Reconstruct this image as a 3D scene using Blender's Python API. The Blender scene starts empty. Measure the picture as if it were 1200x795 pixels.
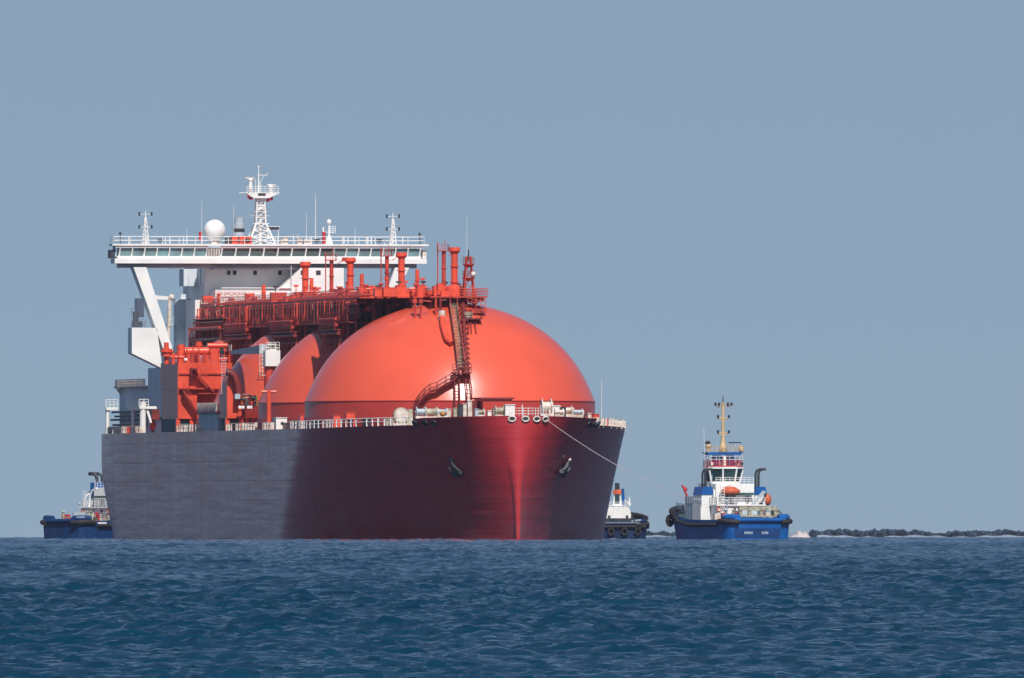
import bpy, math, random
import numpy as np
from mathutils import Vector, Matrix, noise as mnoise
R = math.radians
random.seed(7)
sc = bpy.context.scene
C = sc.collection

# ------------------------------------------------------------------ camera
FPX = 27200.0            # focal length in pixels of a 1200 px wide frame
CAM_H = 2.2              # eye height above the water
EYE_Y = 608.5            # picture row of eye level
EARTH = 6.371e6
cam = bpy.data.cameras.new('camera'); camo = bpy.data.objects.new('camera', cam); C.objects.link(camo)
cam.sensor_width = 36; cam.lens = 36*FPX/1200
cam.shift_y = (EYE_Y-397.5)/1200
cam.clip_start = 1; cam.clip_end = 40000
camo.location = (0, 0, CAM_H); camo.rotation_euler = (R(90), 0, 0)
sc.camera = camo

# ------------------------------------------------------------------ light
SUN_AZ, SUN_EL = R(12.5), R(49)      # azimuth measured from straight behind the camera towards its right
S = Vector((math.sin(SUN_AZ)*math.cos(SUN_EL), -math.cos(SUN_AZ)*math.cos(SUN_EL), math.sin(SUN_EL)))
sl = bpy.data.lights.new('sun', 'SUN'); sl.energy = 4.7; sl.angle = R(0.5); sl.color = (1, .95, .88)
so = bpy.data.objects.new('sun', sl); C.objects.link(so)
so.rotation_euler = (-S).to_track_quat('-Z', 'Y').to_euler()
w = bpy.data.worlds.new("World"); sc.world = w; w.use_nodes = True
nt = w.node_tree; nt.nodes.clear()
sky = nt.nodes.new('ShaderNodeTexSky'); sky.sky_type = 'NISHITA'; sky.sun_disc = False
sky.sun_elevation = SUN_EL; sky.sun_rotation = math.pi-SUN_AZ
sky.air_density = 1.0; sky.dust_density = 1.0; sky.ozone_density = 1.6
tc = nt.nodes.new('ShaderNodeTexCoord')
add = nt.nodes.new('ShaderNodeVectorMath'); add.operation = 'MULTIPLY_ADD'
add.inputs[1].default_value = (1, 1, .93); add.inputs[2].default_value = (0, 0, .10)
nrm = nt.nodes.new('ShaderNodeVectorMath'); nrm.operation = 'NORMALIZE'
tint = nt.nodes.new('ShaderNodeMix'); tint.data_type = 'RGBA'; tint.blend_type = 'MULTIPLY'
tint.inputs[0].default_value = 1; tint.inputs[7].default_value = (.85, .885, .985, 1)
bg = nt.nodes.new('ShaderNodeBackground'); bg.inputs[1].default_value = 0.075
out = nt.nodes.new('ShaderNodeOutputWorld')
L = nt.links.new
L(tc.outputs['Generated'], add.inputs[0]); L(add.outputs[0], nrm.inputs[0]); L(nrm.outputs[0], sky.inputs[0])
L(sky.outputs[0], tint.inputs[6]); L(tint.outputs[2], bg.inputs[0]); L(bg.outputs[0], out.inputs[0])
vs = sc.view_settings
vs.view_transform = 'Standard'; vs.look = 'None'; vs.exposure = 0; vs.gamma = 1; vs.use_curve_mapping = False
sc.cycles.max_bounces = 6; sc.cycles.volume_bounces = 0

# ------------------------------------------------------------------ helpers
MATS = {}
def mat(name, col, rough=.5, metal=0, var=.12, scale=1.0, bump=0, bscale=2.0, stretch=(1, 1, 1), var2=None, coat=0, spec=.5):
    if name in MATS: return MATS[name]
    m = bpy.data.materials.new(name); m.use_nodes = True
    n = m.node_tree.nodes; l = m.node_tree.links
    b = n['Principled BSDF']
    b.inputs['Roughness'].default_value = rough; b.inputs['Metallic'].default_value = metal
    b.inputs['Coat Weight'].default_value = coat
    b.inputs['Specular IOR Level'].default_value = spec
    t = n.new('ShaderNodeTexCoord'); mp = n.new('ShaderNodeMapping'); mp.inputs['Scale'].default_value = stretch
    l.new(t.outputs['Object'], mp.inputs[0])
    nz = n.new('ShaderNodeTexNoise'); nz.inputs['Scale'].default_value = scale; nz.inputs['Detail'].default_value = 5
    l.new(mp.outputs[0], nz.inputs['Vector'])
    rp = n.new('ShaderNodeValToRGB')
    c2 = var2 or tuple(c*(1-2*var) for c in col); c1 = tuple(min(1, c*(1+var)) for c in col)
    rp.color_ramp.elements[0].position = .3; rp.color_ramp.elements[1].position = .7
    rp.color_ramp.elements[0].color = (*c2, 1); rp.color_ramp.elements[1].color = (*c1, 1)
    l.new(nz.outputs['Fac'], rp.inputs[0]); l.new(rp.outputs[0], b.inputs['Base Color'])
    if bump:
        nb = n.new('ShaderNodeTexNoise'); nb.inputs['Scale'].default_value = bscale; nb.inputs['Detail'].default_value = 3
        l.new(mp.outputs[0], nb.inputs['Vector'])
        bp = n.new('ShaderNodeBump'); bp.inputs['Strength'].default_value = 1; bp.inputs['Distance'].default_value = bump
        l.new(nb.outputs['Fac'], bp.inputs['Height']); l.new(bp.outputs[0], b.inputs['Normal'])
    MATS[name] = m
    return m

ORANGE = (.70, .097, .048)
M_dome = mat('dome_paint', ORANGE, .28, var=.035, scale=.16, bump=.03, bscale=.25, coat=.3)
M_skirt = mat('shaded_skirt_paint', (.47, .050, .036), .30, var=.07, scale=.2)  # dome orange darkened, shade of the upright skirt put into the colour
M_orange = mat('orange_paint', (.72, .085, .040), .36, var=.10, scale=.5)
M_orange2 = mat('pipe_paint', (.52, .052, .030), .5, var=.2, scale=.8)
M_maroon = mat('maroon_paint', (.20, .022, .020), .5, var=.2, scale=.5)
M_white = mat('white_paint', (.80, .80, .78), .45, var=.05, scale=.4)
M_rust = mat('worn_white_paint', (.70, .67, .62), .55, var=.12, scale=1.2, var2=(.48, .36, .28))
M_grey = mat('grey_paint', (.40, .48, .54), .5, var=.12, scale=.4)
M_pale = mat('pale_grey_paint', (.64, .70, .74), .5, var=.08, scale=.3)
M_cream = mat('cream_paint', (.42, .40, .29), .6, var=.3, scale=1.5)
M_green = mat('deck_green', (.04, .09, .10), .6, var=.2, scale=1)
M_dark = mat('dark_steel', (.035, .04, .05), .5, var=.2)
M_glass = mat('window_glass', (.02, .05, .055), .08, var=.2, scale=.4, spec=.8)
M_glass2 = mat('teal_glass', (.10, .22, .25), .1, var=.3, scale=.35, spec=.9)
M_rope = mat('rope_fibre', (.55, .45, .47), .8)
M_text = mat('red_lettering', (.6, .05, .05), .6)
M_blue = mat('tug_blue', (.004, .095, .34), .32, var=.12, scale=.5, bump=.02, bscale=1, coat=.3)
M_navy2 = mat('pillar_blue', (.006, .045, .16), .4, var=.15)
M_navy = mat('tug_navy', (.012, .022, .06), .5, var=.2)
M_rubber = mat('rubber', (.022, .022, .026), .8, var=.3, scale=2)
M_tan = mat('tan_paint', (.58, .42, .24), .55, var=.15)
M_rib = mat('orange_boat', (.60, .12, .05), .6, var=.2)
M_tred = mat('tug_red', (.55, .03, .04), .5)
M_flag = mat('flag_cloth', (.40, .02, .06), .8)
M_yellow = mat('yellow_paint', (.38, .20, .05), .6)

def hull_material():
    m = bpy.data.materials.new('hull_paint'); m.use_nodes = True
    n = m.node_tree.nodes; l = m.node_tree.links; b = n['Principled BSDF']
    t = n.new('ShaderNodeTexCoord')
    # plate pattern: long narrow plates, broad stains near the water
    mp = n.new('ShaderNodeMapping'); mp.inputs['Scale'].default_value = (.035, .035, .55); l.new(t.outputs['Object'], mp.inputs[0])
    nz = n.new('ShaderNodeTexNoise'); nz.inputs['Scale'].default_value = 1.6; nz.inputs['Detail'].default_value = 6; l.new(mp.outputs[0], nz.inputs['Vector'])
    mp2 = n.new('ShaderNodeMapping'); mp2.inputs['Scale'].default_value = (.5, .5, .06); l.new(t.outputs['Object'], mp2.inputs[0])
    nz2 = n.new('ShaderNodeTexNoise'); nz2.inputs['Scale'].default_value = .5; nz2.inputs['Detail'].default_value = 5; l.new(mp2.outputs[0], nz2.inputs['Vector'])
    mx = n.new('ShaderNodeMath'); mx.operation = 'ADD'; l.new(nz.outputs['Fac'], mx.inputs[0]); l.new(nz2.outputs['Fac'], mx.inputs[1])
    hf = n.new('ShaderNodeMath'); hf.operation = 'MULTIPLY'; hf.inputs[1].default_value = .5; l.new(mx.outputs[0], hf.inputs[0])
    rp = n.new('ShaderNodeValToRGB'); e = rp.color_ramp.elements
    e[0].position = .36; e[0].color = (.40, .026, .034, 1); e[1].position = .64; e[1].color = (.50, .032, .034, 1)
    l.new(hf.outputs[0], rp.inputs[0])
    b.inputs['Specular IOR Level'].default_value = .62
    # scuffed, chalky waterline zone
    sx = n.new('ShaderNodeSeparateXYZ'); l.new(t.outputs['Object'], sx.inputs[0])
    mr = n.new('ShaderNodeMapRange'); mr.inputs[1].default_value = 8.5; mr.inputs[2].default_value = 0.5; l.new(sx.outputs['Z'], mr.inputs[0])
    gt = n.new('ShaderNodeMath'); gt.operation = 'MULTIPLY'
    mr2 = n.new('ShaderNodeMapRange'); mr2.inputs[1].default_value = .45; mr2.inputs[2].default_value = .62; l.new(hf.outputs[0], mr2.inputs[0])
    l.new(mr.outputs[0], gt.inputs[0]); l.new(mr2.outputs[0], gt.inputs[1])
    mc = n.new('ShaderNodeMix'); mc.data_type = 'RGBA'; mc.inputs[7].default_value = (.30, .10, .09, 1)
    g7 = n.new('ShaderNodeMath'); g7.operation = 'MULTIPLY'; g7.inputs[1].default_value = .75; l.new(gt.outputs[0], g7.inputs[0])
    l.new(g7.outputs[0], mc.inputs[0]); l.new(rp.outputs[0], mc.inputs[6]); l.new(mc.outputs[2], b.inputs['Base Color'])
    # weld seams: a plate edge every 2.9 m of height and every 14 m of length
    def seam(src, period, width):
        mo = n.new('ShaderNodeMath'); mo.operation = 'PINGPONG'; mo.inputs[1].default_value = period/2; l.new(src, mo.inputs[0])
        r = n.new('ShaderNodeMapRange'); r.inputs[1].default_value = 0; r.inputs[2].default_value = width; r.inputs[3].default_value = 0; r.inputs[4].default_value = 1
        l.new(mo.outputs[0], r.inputs[0]); return r.outputs[0]
    s1 = seam(sx.outputs['Z'], 2.9, .16); s2 = seam(sx.outputs['X'], 16.0, .5)
    mn = n.new('ShaderNodeMath'); mn.operation = 'ADD'; l.new(s1, mn.inputs[0]); l.new(s2, mn.inputs[1])
    nb = n.new('ShaderNodeMath'); nb.operation = 'MULTIPLY_ADD'; nb.inputs[1].default_value = .02; l.new(mn.outputs[0], nb.inputs[0])
    sc3 = n.new('ShaderNodeMath'); sc3.operation = 'MULTIPLY'; sc3.inputs[1].default_value = .11; nz3 = n.new('ShaderNodeTexNoise'); nz3.inputs['Scale'].default_value = 1.6; nz3.inputs['Detail'].default_value = 1.5; l.new(mp.outputs[0], nz3.inputs['Vector']); l.new(nz3.outputs['Fac'], sc3.inputs[0]); l.new(sc3.outputs[0], nb.inputs[2])
    bp = n.new('ShaderNodeBump'); bp.inputs['Distance'].default_value = .55; l.new(nb.outputs[0], bp.inputs['Height']); l.new(bp.outputs[0], b.inputs['Normal'])
    rr = n.new('ShaderNodeMapRange'); rr.inputs[1].default_value = .35; rr.inputs[2].default_value = .65; rr.inputs[3].default_value = .25; rr.inputs[4].default_value = .33
    l.new(hf.outputs[0], rr.inputs[0]); l.new(rr.outputs[0], b.inputs['Roughness'])
    return m
M_hull = hull_material()

class MB:
    def __init__(s): s.v = []; s.f = []
    def add(s, vs, fs):
        o = len(s.v); s.v += [tuple(p) for p in vs]; s.f += [tuple(i+o for i in f) for f in fs]; return s
    def box(s, x0, x1, y0, y1, z0, z1):
        x0, x1 = sorted((x0, x1)); y0, y1 = sorted((y0, y1)); z0, z1 = sorted((z0, z1))
        return s.add([(x0,y0,z0),(x1,y0,z0),(x1,y1,z0),(x0,y1,z0),(x0,y0,z1),(x1,y0,z1),(x1,y1,z1),(x0,y1,z1)],
                     [(0,3,2,1),(4,5,6,7),(0,1,5,4),(1,2,6,5),(2,3,7,6),(3,0,4,7)])
    def cyl(s, p0, p1, r0, r1=None, n=10):
        r1 = r0 if r1 is None else r1
        p0 = Vector(p0); p1 = Vector(p1); d = (p1-p0)
        if d.length < 1e-6: return s
        d.normalize(); a = d.orthogonal().normalized(); b = d.cross(a)
        vs = []
        for p, r in ((p0, r0), (p1, r1)):
            for k in range(n):
                t = 2*math.pi*k/n; vs.append(p+a*math.cos(t)*r+b*math.sin(t)*r)
        fs = [(k, (k+1) % n, n+(k+1) % n, n+k) for k in range(n)]
        fs += [tuple(reversed(range(n))), tuple(range(n, 2*n))]
        return s.add(vs, fs)
    def bar(s, p0, p1, w): return s.cyl(p0, p1, w*.7, n=4)
    def tube(s, pts, r, n=8):
        pts = [Vector(p) for p in pts]
        vs = []; prev = None
        for i, p in enumerate(pts):
            d = (pts[min(i+1, len(pts)-1)]-pts[max(i-1, 0)]).normalized()
            a = d.orthogonal().normalized() if prev is None else (prev-d*prev.dot(d)).normalized()
            prev = a; b = d.cross(a)
            vs += [p+a*math.cos(2*math.pi*k/n)*r+b*math.sin(2*math.pi*k/n)*r for k in range(n)]
        fs = []
        for i in range(len(pts)-1):
            fs += [(i*n+k, i*n+(k+1) % n, (i+1)*n+(k+1) % n, (i+1)*n+k) for k in range(n)]
        fs += [tuple(reversed(range(n))), tuple(range((len(pts)-1)*n, len(pts)*n))]
        return s.add(vs, fs)
    def lathe(s, prof, c=(0, 0, 0), n=32):
        vs = []; m = len(prof)
        for r, z in prof:
            vs += [(c[0]+r*math.cos(2*math.pi*k/n), c[1]+r*math.sin(2*math.pi*k/n), c[2]+z) for k in range(n)]
        fs = []
        for i in range(m-1):
            fs += [(i*n+k, i*n+(k+1) % n, (i+1)*n+(k+1) % n, (i+1)*n+k) for k in range(n)]
        fs += [tuple(reversed(range(n))), tuple(range((m-1)*n, m*n))]
        return s.add(vs, fs)
    def prism(s, pts, off):
        """closed polygon pts (3-D) extruded by the vector off"""
        n = len(pts); off = Vector(off)
        vs = [Vector(p) for p in pts]+[Vector(p)+off for p in pts]
        fs = [tuple(range(n)), tuple(reversed(range(n, 2*n)))]+[(k, n+k, n+(k+1) % n, (k+1) % n) for k in range(n)]
        return s.add(vs, fs)
    def rail(s, pts, h=1.1, step=2.0, w=.05, bars=3):
        pts = [Vector(p) for p in pts]
        for a, b in zip(pts, pts[1:]):
            n = max(1, round((b-a).length/step))
            for k in range(n+1):
                p = a.lerp(b, k/n); s.cyl(p, p+Vector((0, 0, h)), w, n=4)
            for j in range(bars):
                z = Vector((0, 0, h*(j+1)/bars)); s.cyl(a+z, b+z, w, n=4)
        return s
    def blob(s, c, rx, ry, rz, seed=0, n=10, m=7, jit=0):
        rnd = random.Random(seed); prof = []
        vs = []; fs = []
        for i in range(m+1):
            t = math.pi*i/m
            for k in range(n):
                f = 1+rnd.uniform(-jit, jit); a = 2*math.pi*k/n
                vs.append((c[0]+rx*f*math.sin(t)*math.cos(a), c[1]+ry*f*math.sin(t)*math.sin(a), c[2]-rz*f*math.cos(t)))
        for i in range(m): fs += [(i*n+k, i*n+(k+1) % n, (i+1)*n+(k+1) % n, (i+1)*n+k) for k in range(n)]
        return s.add(vs, fs)
    def build(s, name, m, parent=None, smooth=False, angle=35):
        me = bpy.data.meshes.new(name); me.from_pydata(s.v, [], s.f); me.update()
        import bmesh
        bm = bmesh.new(); bm.from_mesh(me); bmesh.ops.recalc_face_normals(bm, faces=bm.faces); bm.to_mesh(me); bm.free()
        me.materials.append(m)
        if smooth:
            me.polygons.foreach_set('use_smooth', [True]*len(me.polygons)); me.set_sharp_from_angle(angle=R(angle))
        o = bpy.data.objects.new(name, me); C.objects.link(o)
        if parent: o.parent = parent
        return o

def tag(o, label=None, cat=None, group=None, kind=None):
    if label: o['label'] = label
    if cat: o['category'] = cat
    if group: o['group'] = group
    if kind: o['kind'] = kind
    return o
def empty(name, loc, rz=0):
    o = bpy.data.objects.new(name, None); C.objects.link(o); o.location = loc; o.rotation_euler = (0, 0, rz); o.empty_display_size = 3
    return o
def drop(x, y): return -(x*x+y*y)/(2*EARTH)

def lettering(text, size, m, parent, loc, rot, name='lettering', depth=.02):
    cu = bpy.data.curves.new(name, 'FONT'); cu.body = text; cu.size = size; cu.extrude = depth; cu.resolution_u = 2
    t = bpy.data.objects.new(name, cu); C.objects.link(t); bpy.context.view_layer.update()
    me = bpy.data.meshes.new_from_object(t.evaluated_get(bpy.context.evaluated_depsgraph_get()))
    C.objects.unlink(t); bpy.data.objects.remove(t)
    me.materials.clear(); me.materials.append(m)
    o = bpy.data.objects.new(name, me); C.objects.link(o); o.parent = parent; o.location = loc; o.rotation_euler = rot
    return o

# ================================================================== SEA
def sea():
    rng = np.random.default_rng(11)
    waves = []
    for k in range(84):
        lam = .25*(2.8/.25)**rng.random()**1.15
        ang = rng.normal(R(8), R(33))
        amp = .0105*lam**.85 if lam < 3 else .0105*3**.85*(3/lam)**.9
        amp *= rng.uniform(.7, 1.3)
        kk = 2*math.pi/lam
        waves.append((kk*math.sin(ang), kk*math.cos(ang), amp, rng.uniform(0, 6.28)))
    slope = math.sqrt(sum((math.hypot(a, b)*c)**2/2 for a, b, c, d in waves)); g_ = .43/slope
    waves = [(a, b, c*g_, d) for a, b, c, d in waves]
    far_waves = []
    for k in range(22):
        lam = rng.uniform(4.5, 11); kk = 2*math.pi/lam; ang = rng.normal(0, R(24))
        far_waves.append((kk*math.sin(ang), kk*math.cos(ang), (.017/kk), rng.uniform(0, 6.28)))
    def height(X, Y):
        H = np.zeros_like(X); DX = np.zeros_like(X); DY = np.zeros_like(X)
        warp = 1.1*np.sin(X*.21+1.3*np.sin(Y*.05))+.9*np.sin(Y*.17+X*.09+2)
        gust = .95+.12*np.sin(X*.035+Y*.011+1)*np.sin(Y*.023-.6)+.15*np.sin(X*.11-Y*.007)
        for kx, ky, a, ph in waves:
            P = kx*X+ky*Y+ph+warp*.6
            sn = np.sin(P); cs = np.cos(P); k = math.hypot(kx, ky)
            H += a*cs; DX -= .8*a*kx/k*sn; DY -= .8*a*ky/k*sn
        D = np.clip((np.hypot(X, Y)-450)/1300, 0, 1)
        for kx, ky, a, ph in far_waves:
            P = kx*X+ky*Y+ph+warp*.5
            sn = np.sin(P); cs = np.cos(P); k = math.hypot(kx, ky); aa = a*(.25+.75*D)
            H += aa*cs; DX -= .7*aa*kx/k*sn; DY -= .7*aa*ky/k*sn
        return H*gust, DX*gust, DY*gust
    def sheet(name, rows, xs_fn, ncol, material, waves_on=True, lift=0):
        r = np.array(rows, dtype=np.float64); u = np.linspace(-1, 1, ncol)
        Y = np.repeat(r[:, None], ncol, 1); X = xs_fn(Y, np.repeat(u[None, :], len(r), 0))
        if waves_on:
            H, DX, DY = height(X, Y)
        else: H = DX = DY = 0
        Z = -(X**2+Y**2)/(2*EARTH)+H+lift
        co = np.stack([X+DX, Y+DY, Z], -1).astype(np.float32).reshape(-1)
        nr = len(r); idx = np.arange(nr*ncol, dtype=np.int32).reshape(nr, ncol)
        q = np.stack([idx[:-1, :-1], idx[:-1, 1:], idx[1:, 1:], idx[1:, :-1]], -1).reshape(-1)
        me = bpy.data.meshes.new(name); me.vertices.add(nr*ncol); me.vertices.foreach_set('co', co)
        nf = len(q)//4
        me.loops.add(nf*4); me.loops.foreach_set('vertex_index', q)
        me.polygons.add(nf); me.polygons.foreach_set('loop_start', np.arange(0, nf*4, 4, dtype=np.int32))
        me.polygons.foreach_set('use_smooth', np.ones(nf, dtype=bool))
        me.update(calc_edges=True); me.materials.append(material)
        o = bpy.data.objects.new(name, me); C.objects.link(o); tag(o, kind='structure')
        return o
    m = bpy.data.materials.new('sea_water'); m.use_nodes = True
    n = m.node_tree.nodes; l = m.node_tree.links; b = n['Principled BSDF']
    b.inputs['IOR'].default_value = 1.333; b.inputs['Roughness'].default_value = .08; b.inputs['Specular IOR Level'].default_value = .42
    t = n.new('ShaderNodeTexCoord')
    big = n.new('ShaderNodeTexNoise'); big.inputs['Scale'].default_value = .03; big.inputs['Detail'].default_value = 3; l.new(t.outputs['Object'], big.inputs['Vector'])
    rp = n.new('ShaderNodeValToRGB'); e = rp.color_ramp.elements
    e[0].position = .35; e[0].color = (.002, .030, .062, 1); e[1].position = .65; e[1].color = (.003, .038, .074, 1)
    l.new(big.outputs['Fac'], rp.inputs[0]); l.new(rp.outputs[0], b.inputs['Base Color'])
    mp = n.new('ShaderNodeMapping'); mp.inputs['Scale'].default_value = (1, 1, 1); l.new(t.outputs['Object'], mp.inputs[0])
    n1 = n.new('ShaderNodeTexNoise'); n1.inputs['Scale'].default_value = 4.5; n1.inputs['Detail'].default_value = 4; n1.inputs['Roughness'].default_value = .6; l.new(mp.outputs[0], n1.inputs['Vector'])
    bp = n.new('ShaderNodeBump'); bp.inputs['Strength'].default_value = 1; bp.inputs['Distance'].default_value = .11
    l.new(n1.outputs['Fac'], bp.inputs['Height']); l.new(bp.outputs[0], b.inputs['Normal'])
    rows = [200.0]
    while rows[-1] < 5600: rows.append(rows[-1]+.15*(max(rows[-1], 250)/250)**1.06)
    t0 = math.tan(R(3.2))
    m2 = m.copy(); m2.name = 'sea_water_open'; m2.node_tree.nodes['Bump'].inputs['Distance'].default_value = .55
    for q_ in m2.node_tree.nodes:
        if q_.type == 'TEX_NOISE' and q_.inputs['Scale'].default_value > 1: q_.inputs['Scale'].default_value = 1.1
    half_w = lambda Y: np.maximum(450.0, (Y+620)*t0*1.3)
    fan = lambda Y, U: half_w(Y)*(.10*U+.90*U**3)
    sheet('sea', rows, fan, 960, m)
    # the rest of the water: same material, coarser, the left, the right, behind and beyond
    y1 = rows[-1]; y0 = rows[0]
    rr = list(np.geomspace(y0, y1, 90))
    for name, sgn in (('sea_water', 1), ('sea_water', -1)):
        def side(Y, U, sgn=sgn):
            a = half_w(Y)-.3; s = (U*sgn+1)/2 if sgn > 0 else (1-(U+1)/2)
            return sgn*(a+(6000-a)*((U+1)/2)**2.5) if sgn > 0 else -(a+(6000-a)*((1-U)/2)**2.5)
        sheet(name, rr, side, 70, m2, False, -.05)
    sheet('sea_water', list(np.linspace(y1-.5, 12500, 60)), lambda Y, U: U*6000, 120, m2, False, -.05)
    sheet('sea_water', list(np.linspace(-1500, y0+.5, 40)), lambda Y, U: np.sign(U)*np.abs(U)**2*6000, 120, m2, False, -.05)
sea()

# ================================================================== FAR SHORE
def far_shore():
    Y = 9000.0; k = Y/FPX; base = drop(0, Y)
    hz = lambda py: CAM_H+(EYE_Y-py)*k-base       # height over the far water level
    M_mirage = mat('mirage_pale_strip', (.24, .29, .36), .9, var=.15, scale=.02)
    M_leaf = mat('hazed_foliage', (.05, .09, .14), .9, var=.3, scale=.3)  # leaf colour turned blue to carry the haze of distance
    M_bark = mat('bark', (.08, .06, .045), .9)
    M_dune = mat('dune_sand', (.50, .43, .42), .9, var=.1, scale=.05)
    def prof(px):    # crest row of the woods in the picture
        h = 0
        if 758 < px < 792: h = 5.5+2*math.sin(px*.35)
        if 957 < px < 1092: h = 9.5+1.4*math.sin(px*.11)+1.2*math.sin(px*.37)-max(0, px-1080)*.7
        if 1092 <= px < 1112: h = 2.5
        if 1112 < px < 1210: h = 8.2+1.5*math.sin(px*.16+1)+.9*math.sin(px*.5)
        if 1130 < px < 1150: h -= 2
        if px >= 1210: h = 8+2*math.sin(px*.05)
        return h
    # low land, the mirage of the sky put into its pale blue colour
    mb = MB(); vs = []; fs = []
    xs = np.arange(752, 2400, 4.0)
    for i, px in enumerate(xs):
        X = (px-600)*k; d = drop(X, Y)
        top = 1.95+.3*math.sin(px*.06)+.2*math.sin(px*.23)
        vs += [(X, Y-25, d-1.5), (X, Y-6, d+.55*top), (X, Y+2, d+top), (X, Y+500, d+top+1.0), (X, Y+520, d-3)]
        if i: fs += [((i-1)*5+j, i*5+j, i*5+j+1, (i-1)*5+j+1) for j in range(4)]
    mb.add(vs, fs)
    tag(mb.build('far_shore', M_mirage, smooth=True, angle=60), kind='structure')
    # woods: leaf clumps through a volume, 30 m deep
    rnd = random.Random(5)
    V = []; F = []
    def leafclump(X, Yc, Z, r):
        o = len(V)
        for j in range(3):
            a = Vector((rnd.gauss(0, 1), rnd.gauss(0, 1), rnd.gauss(0, 1))).normalized(); b_ = a.orthogonal().normalized()
            c_ = a.cross(b_); o = len(V)
            for (p, q) in ((-1, -1), (1, -1), (1, 1), (-1, 1)):
                V.append((X+(b_.x*p+c_.x*q)*r, Yc+(b_.y*p+c_.y*q)*r, Z+(b_.z*p+c_.z*q)*r))
            F.append((o, o+1, o+2, o+3))
    px = 757.0
    while px < 1700:
        h = prof(px)
        if h > 0:
            hm = h*k*(.72+.3*mnoise.noise(Vector((px*.31, 7, 1))))
            if mnoise.noise(Vector((px*.12, 2, 5))) > .42: px += .35; continue
            for j in range(16 if px < 1215 else 5):
                yy = Y+rnd.uniform(4, 40); X = (px+rnd.uniform(-1.5, 1.5)-600)*k
                bulge = .75+.35*mnoise.noise(Vector((px*.13, yy*.05, 3)))
                z = 1.7+(hm*bulge+.4)*rnd.random()**.8
                leafclump(X, yy, drop(X, Y)+z, rnd.uniform(.25, .5))
        px += .35 if px < 1215 else 1.2
    mb = MB(); mb.add(V, F)
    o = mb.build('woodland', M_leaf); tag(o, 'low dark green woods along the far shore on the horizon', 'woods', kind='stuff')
    # lone round tree
    X = (952.5-600)*k; d = drop(X, Y)
    t = empty('tree', (X, Y-3, d+1.0)); tag(t, 'lone round dark tree on the far shore right of the big blue tug', 'tree')
    MB().cyl((0, 0, -.3), (0, 0, 1.4), .22, .15).build('trunk', M_bark, t)
    V.clear(); F.clear()
    for j in range(420):
        v = Vector((rnd.gauss(0, 1), rnd.gauss(0, 1), rnd.gauss(0, 1))).normalized()*rnd.random()**.4
        leafclump(v.x*1.6, v.y*1.6, 1.75+v.z*1.65, .22)
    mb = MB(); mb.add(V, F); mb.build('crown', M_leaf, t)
    # pale dune behind the tug
    X = (938-600)*k; mb = MB(); vs = []; fs = []; N = 40
    for i in range(N+1):
        a = i/N; xx = (a-.5)*26*k; hh = .6+2.6*math.sin(math.pi*a)**1.2*(1+.25*math.sin(a*19))*(.9 if a < .5 else 1)
        vs += [(xx, -6, -2), (xx, -2, hh*.7), (xx, 1, hh), (xx, 16, -2)]
        if i: fs += [((i-1)*4+j, i*4+j, i*4+j+1, (i-1)*4+j+1) for j in range(3)]
    mb.add(vs, fs); o = mb.build('sand_dune', M_dune, smooth=True, angle=80); o.location = (X, Y-12, drop(X, Y)+.8); tag(o, kind='structure')
    MB().box(-.5, .5, -.4, .4, -.5, 2.3).build
far_shore()

# ================================================================== TANKER
SN = .159; CS = math.sqrt(1-SN*SN)
X0 = -9.1-226*SN; Y0 = 3400+226*CS; ZB = -.93
ship = empty('gas_tanker', (X0, Y0, ZB), -math.atan2(CS, SN))
tag(ship, 'huge liquefied gas tanker with four orange tank domes, dark red hull and white bridge aft', 'ship')
def Vp(px, u):
    k = (px-600)/FPX; return (k*(Y0-u*CS)-X0-u*SN)/(CS-k*SN)
def Up(px, v):
    k = (px-600)/FPX; return (k*(Y0+v*SN)-X0-v*CS)/(SN+k*CS)
def Zp(py, u, v=0):
    return CAM_H+(EYE_Y-py)/FPX*(Y0-u*CS+v*SN)-ZB
def PX(u, v):
    return 600+FPX*(X0+u*SN+v*CS)/(Y0-u*CS+v*SN)
B = 23.8; LEN = 289.0; DK = 16.3
def half(u, z):
    f = max(0, min(1, z/17.9))**1.12
    u0 = 218+21*f; s = max(0, min(1, (u-u0)/(LEN-u0))); e = 1.16-.67*f
    b = B*max(0, 1-s**1.45)**e
    rs = .32+.5*f
    if u > LEN-2*rs: b = math.sqrt(b*b+max(0, rs*rs-(u-LEN+rs)**2)*min(1, (LEN-u)/.02 if u > LEN-.02 else 1))
    if u < 55:
        t = (55-u)/55; g = max(0, min(1, (12.3-z)/12.3))
        b -= 4.7*t*t+4.6*g*g*(.25+.75*t)*t
    return b
def ztop(u):
    if u < 240: return DK
    if u <= 277: return DK+.4*(u-240)/37
    return 17.6+.3*(u-277)/12

def build_hull():
    us = [0, .4]+list(np.arange(5, 205, 5))+list(np.arange(205, 276, 3))+[276.98, 277.02]
    us += [LEN-11.6*(1-math.sin(i/26*math.pi/2))**1.0 for i in range(1, 26)]+[LEN-.7, LEN-.55, LEN-.4, LEN-.25, LEN-.12, LEN-.04, LEN-.012, LEN]
    us = sorted(us); NZ = 26; vs = []; fs = []
    for u in us:
        zt = ztop(u)
        for sgn in (-1, 1):
            for j in range(NZ+1):
                z = -5+(zt+5)*j/NZ
                vs.append((u, sgn*max(half(u, z), .0), z))
    m = NZ+1; row = 2*m
    for i in range(len(us)-1):
        for s_ in (0, 1):
            for j in range(NZ):
                a = i*row+s_*m+j
                fs.append((a, a+row, a+row+1, a+1) if s_ else (a, a+1, a+row+1, a+row))
        # bottom
        fs.append((i*row, i*row+row, i*row+row+m, i*row+m))
    for j in range(NZ): fs.append((j, j+m, j+m+1, j+1))
    # turn of the bulwark: inner skin so that the plating has thickness
    return MB().add(vs, fs), us
hb, us = build_hull()
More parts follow.
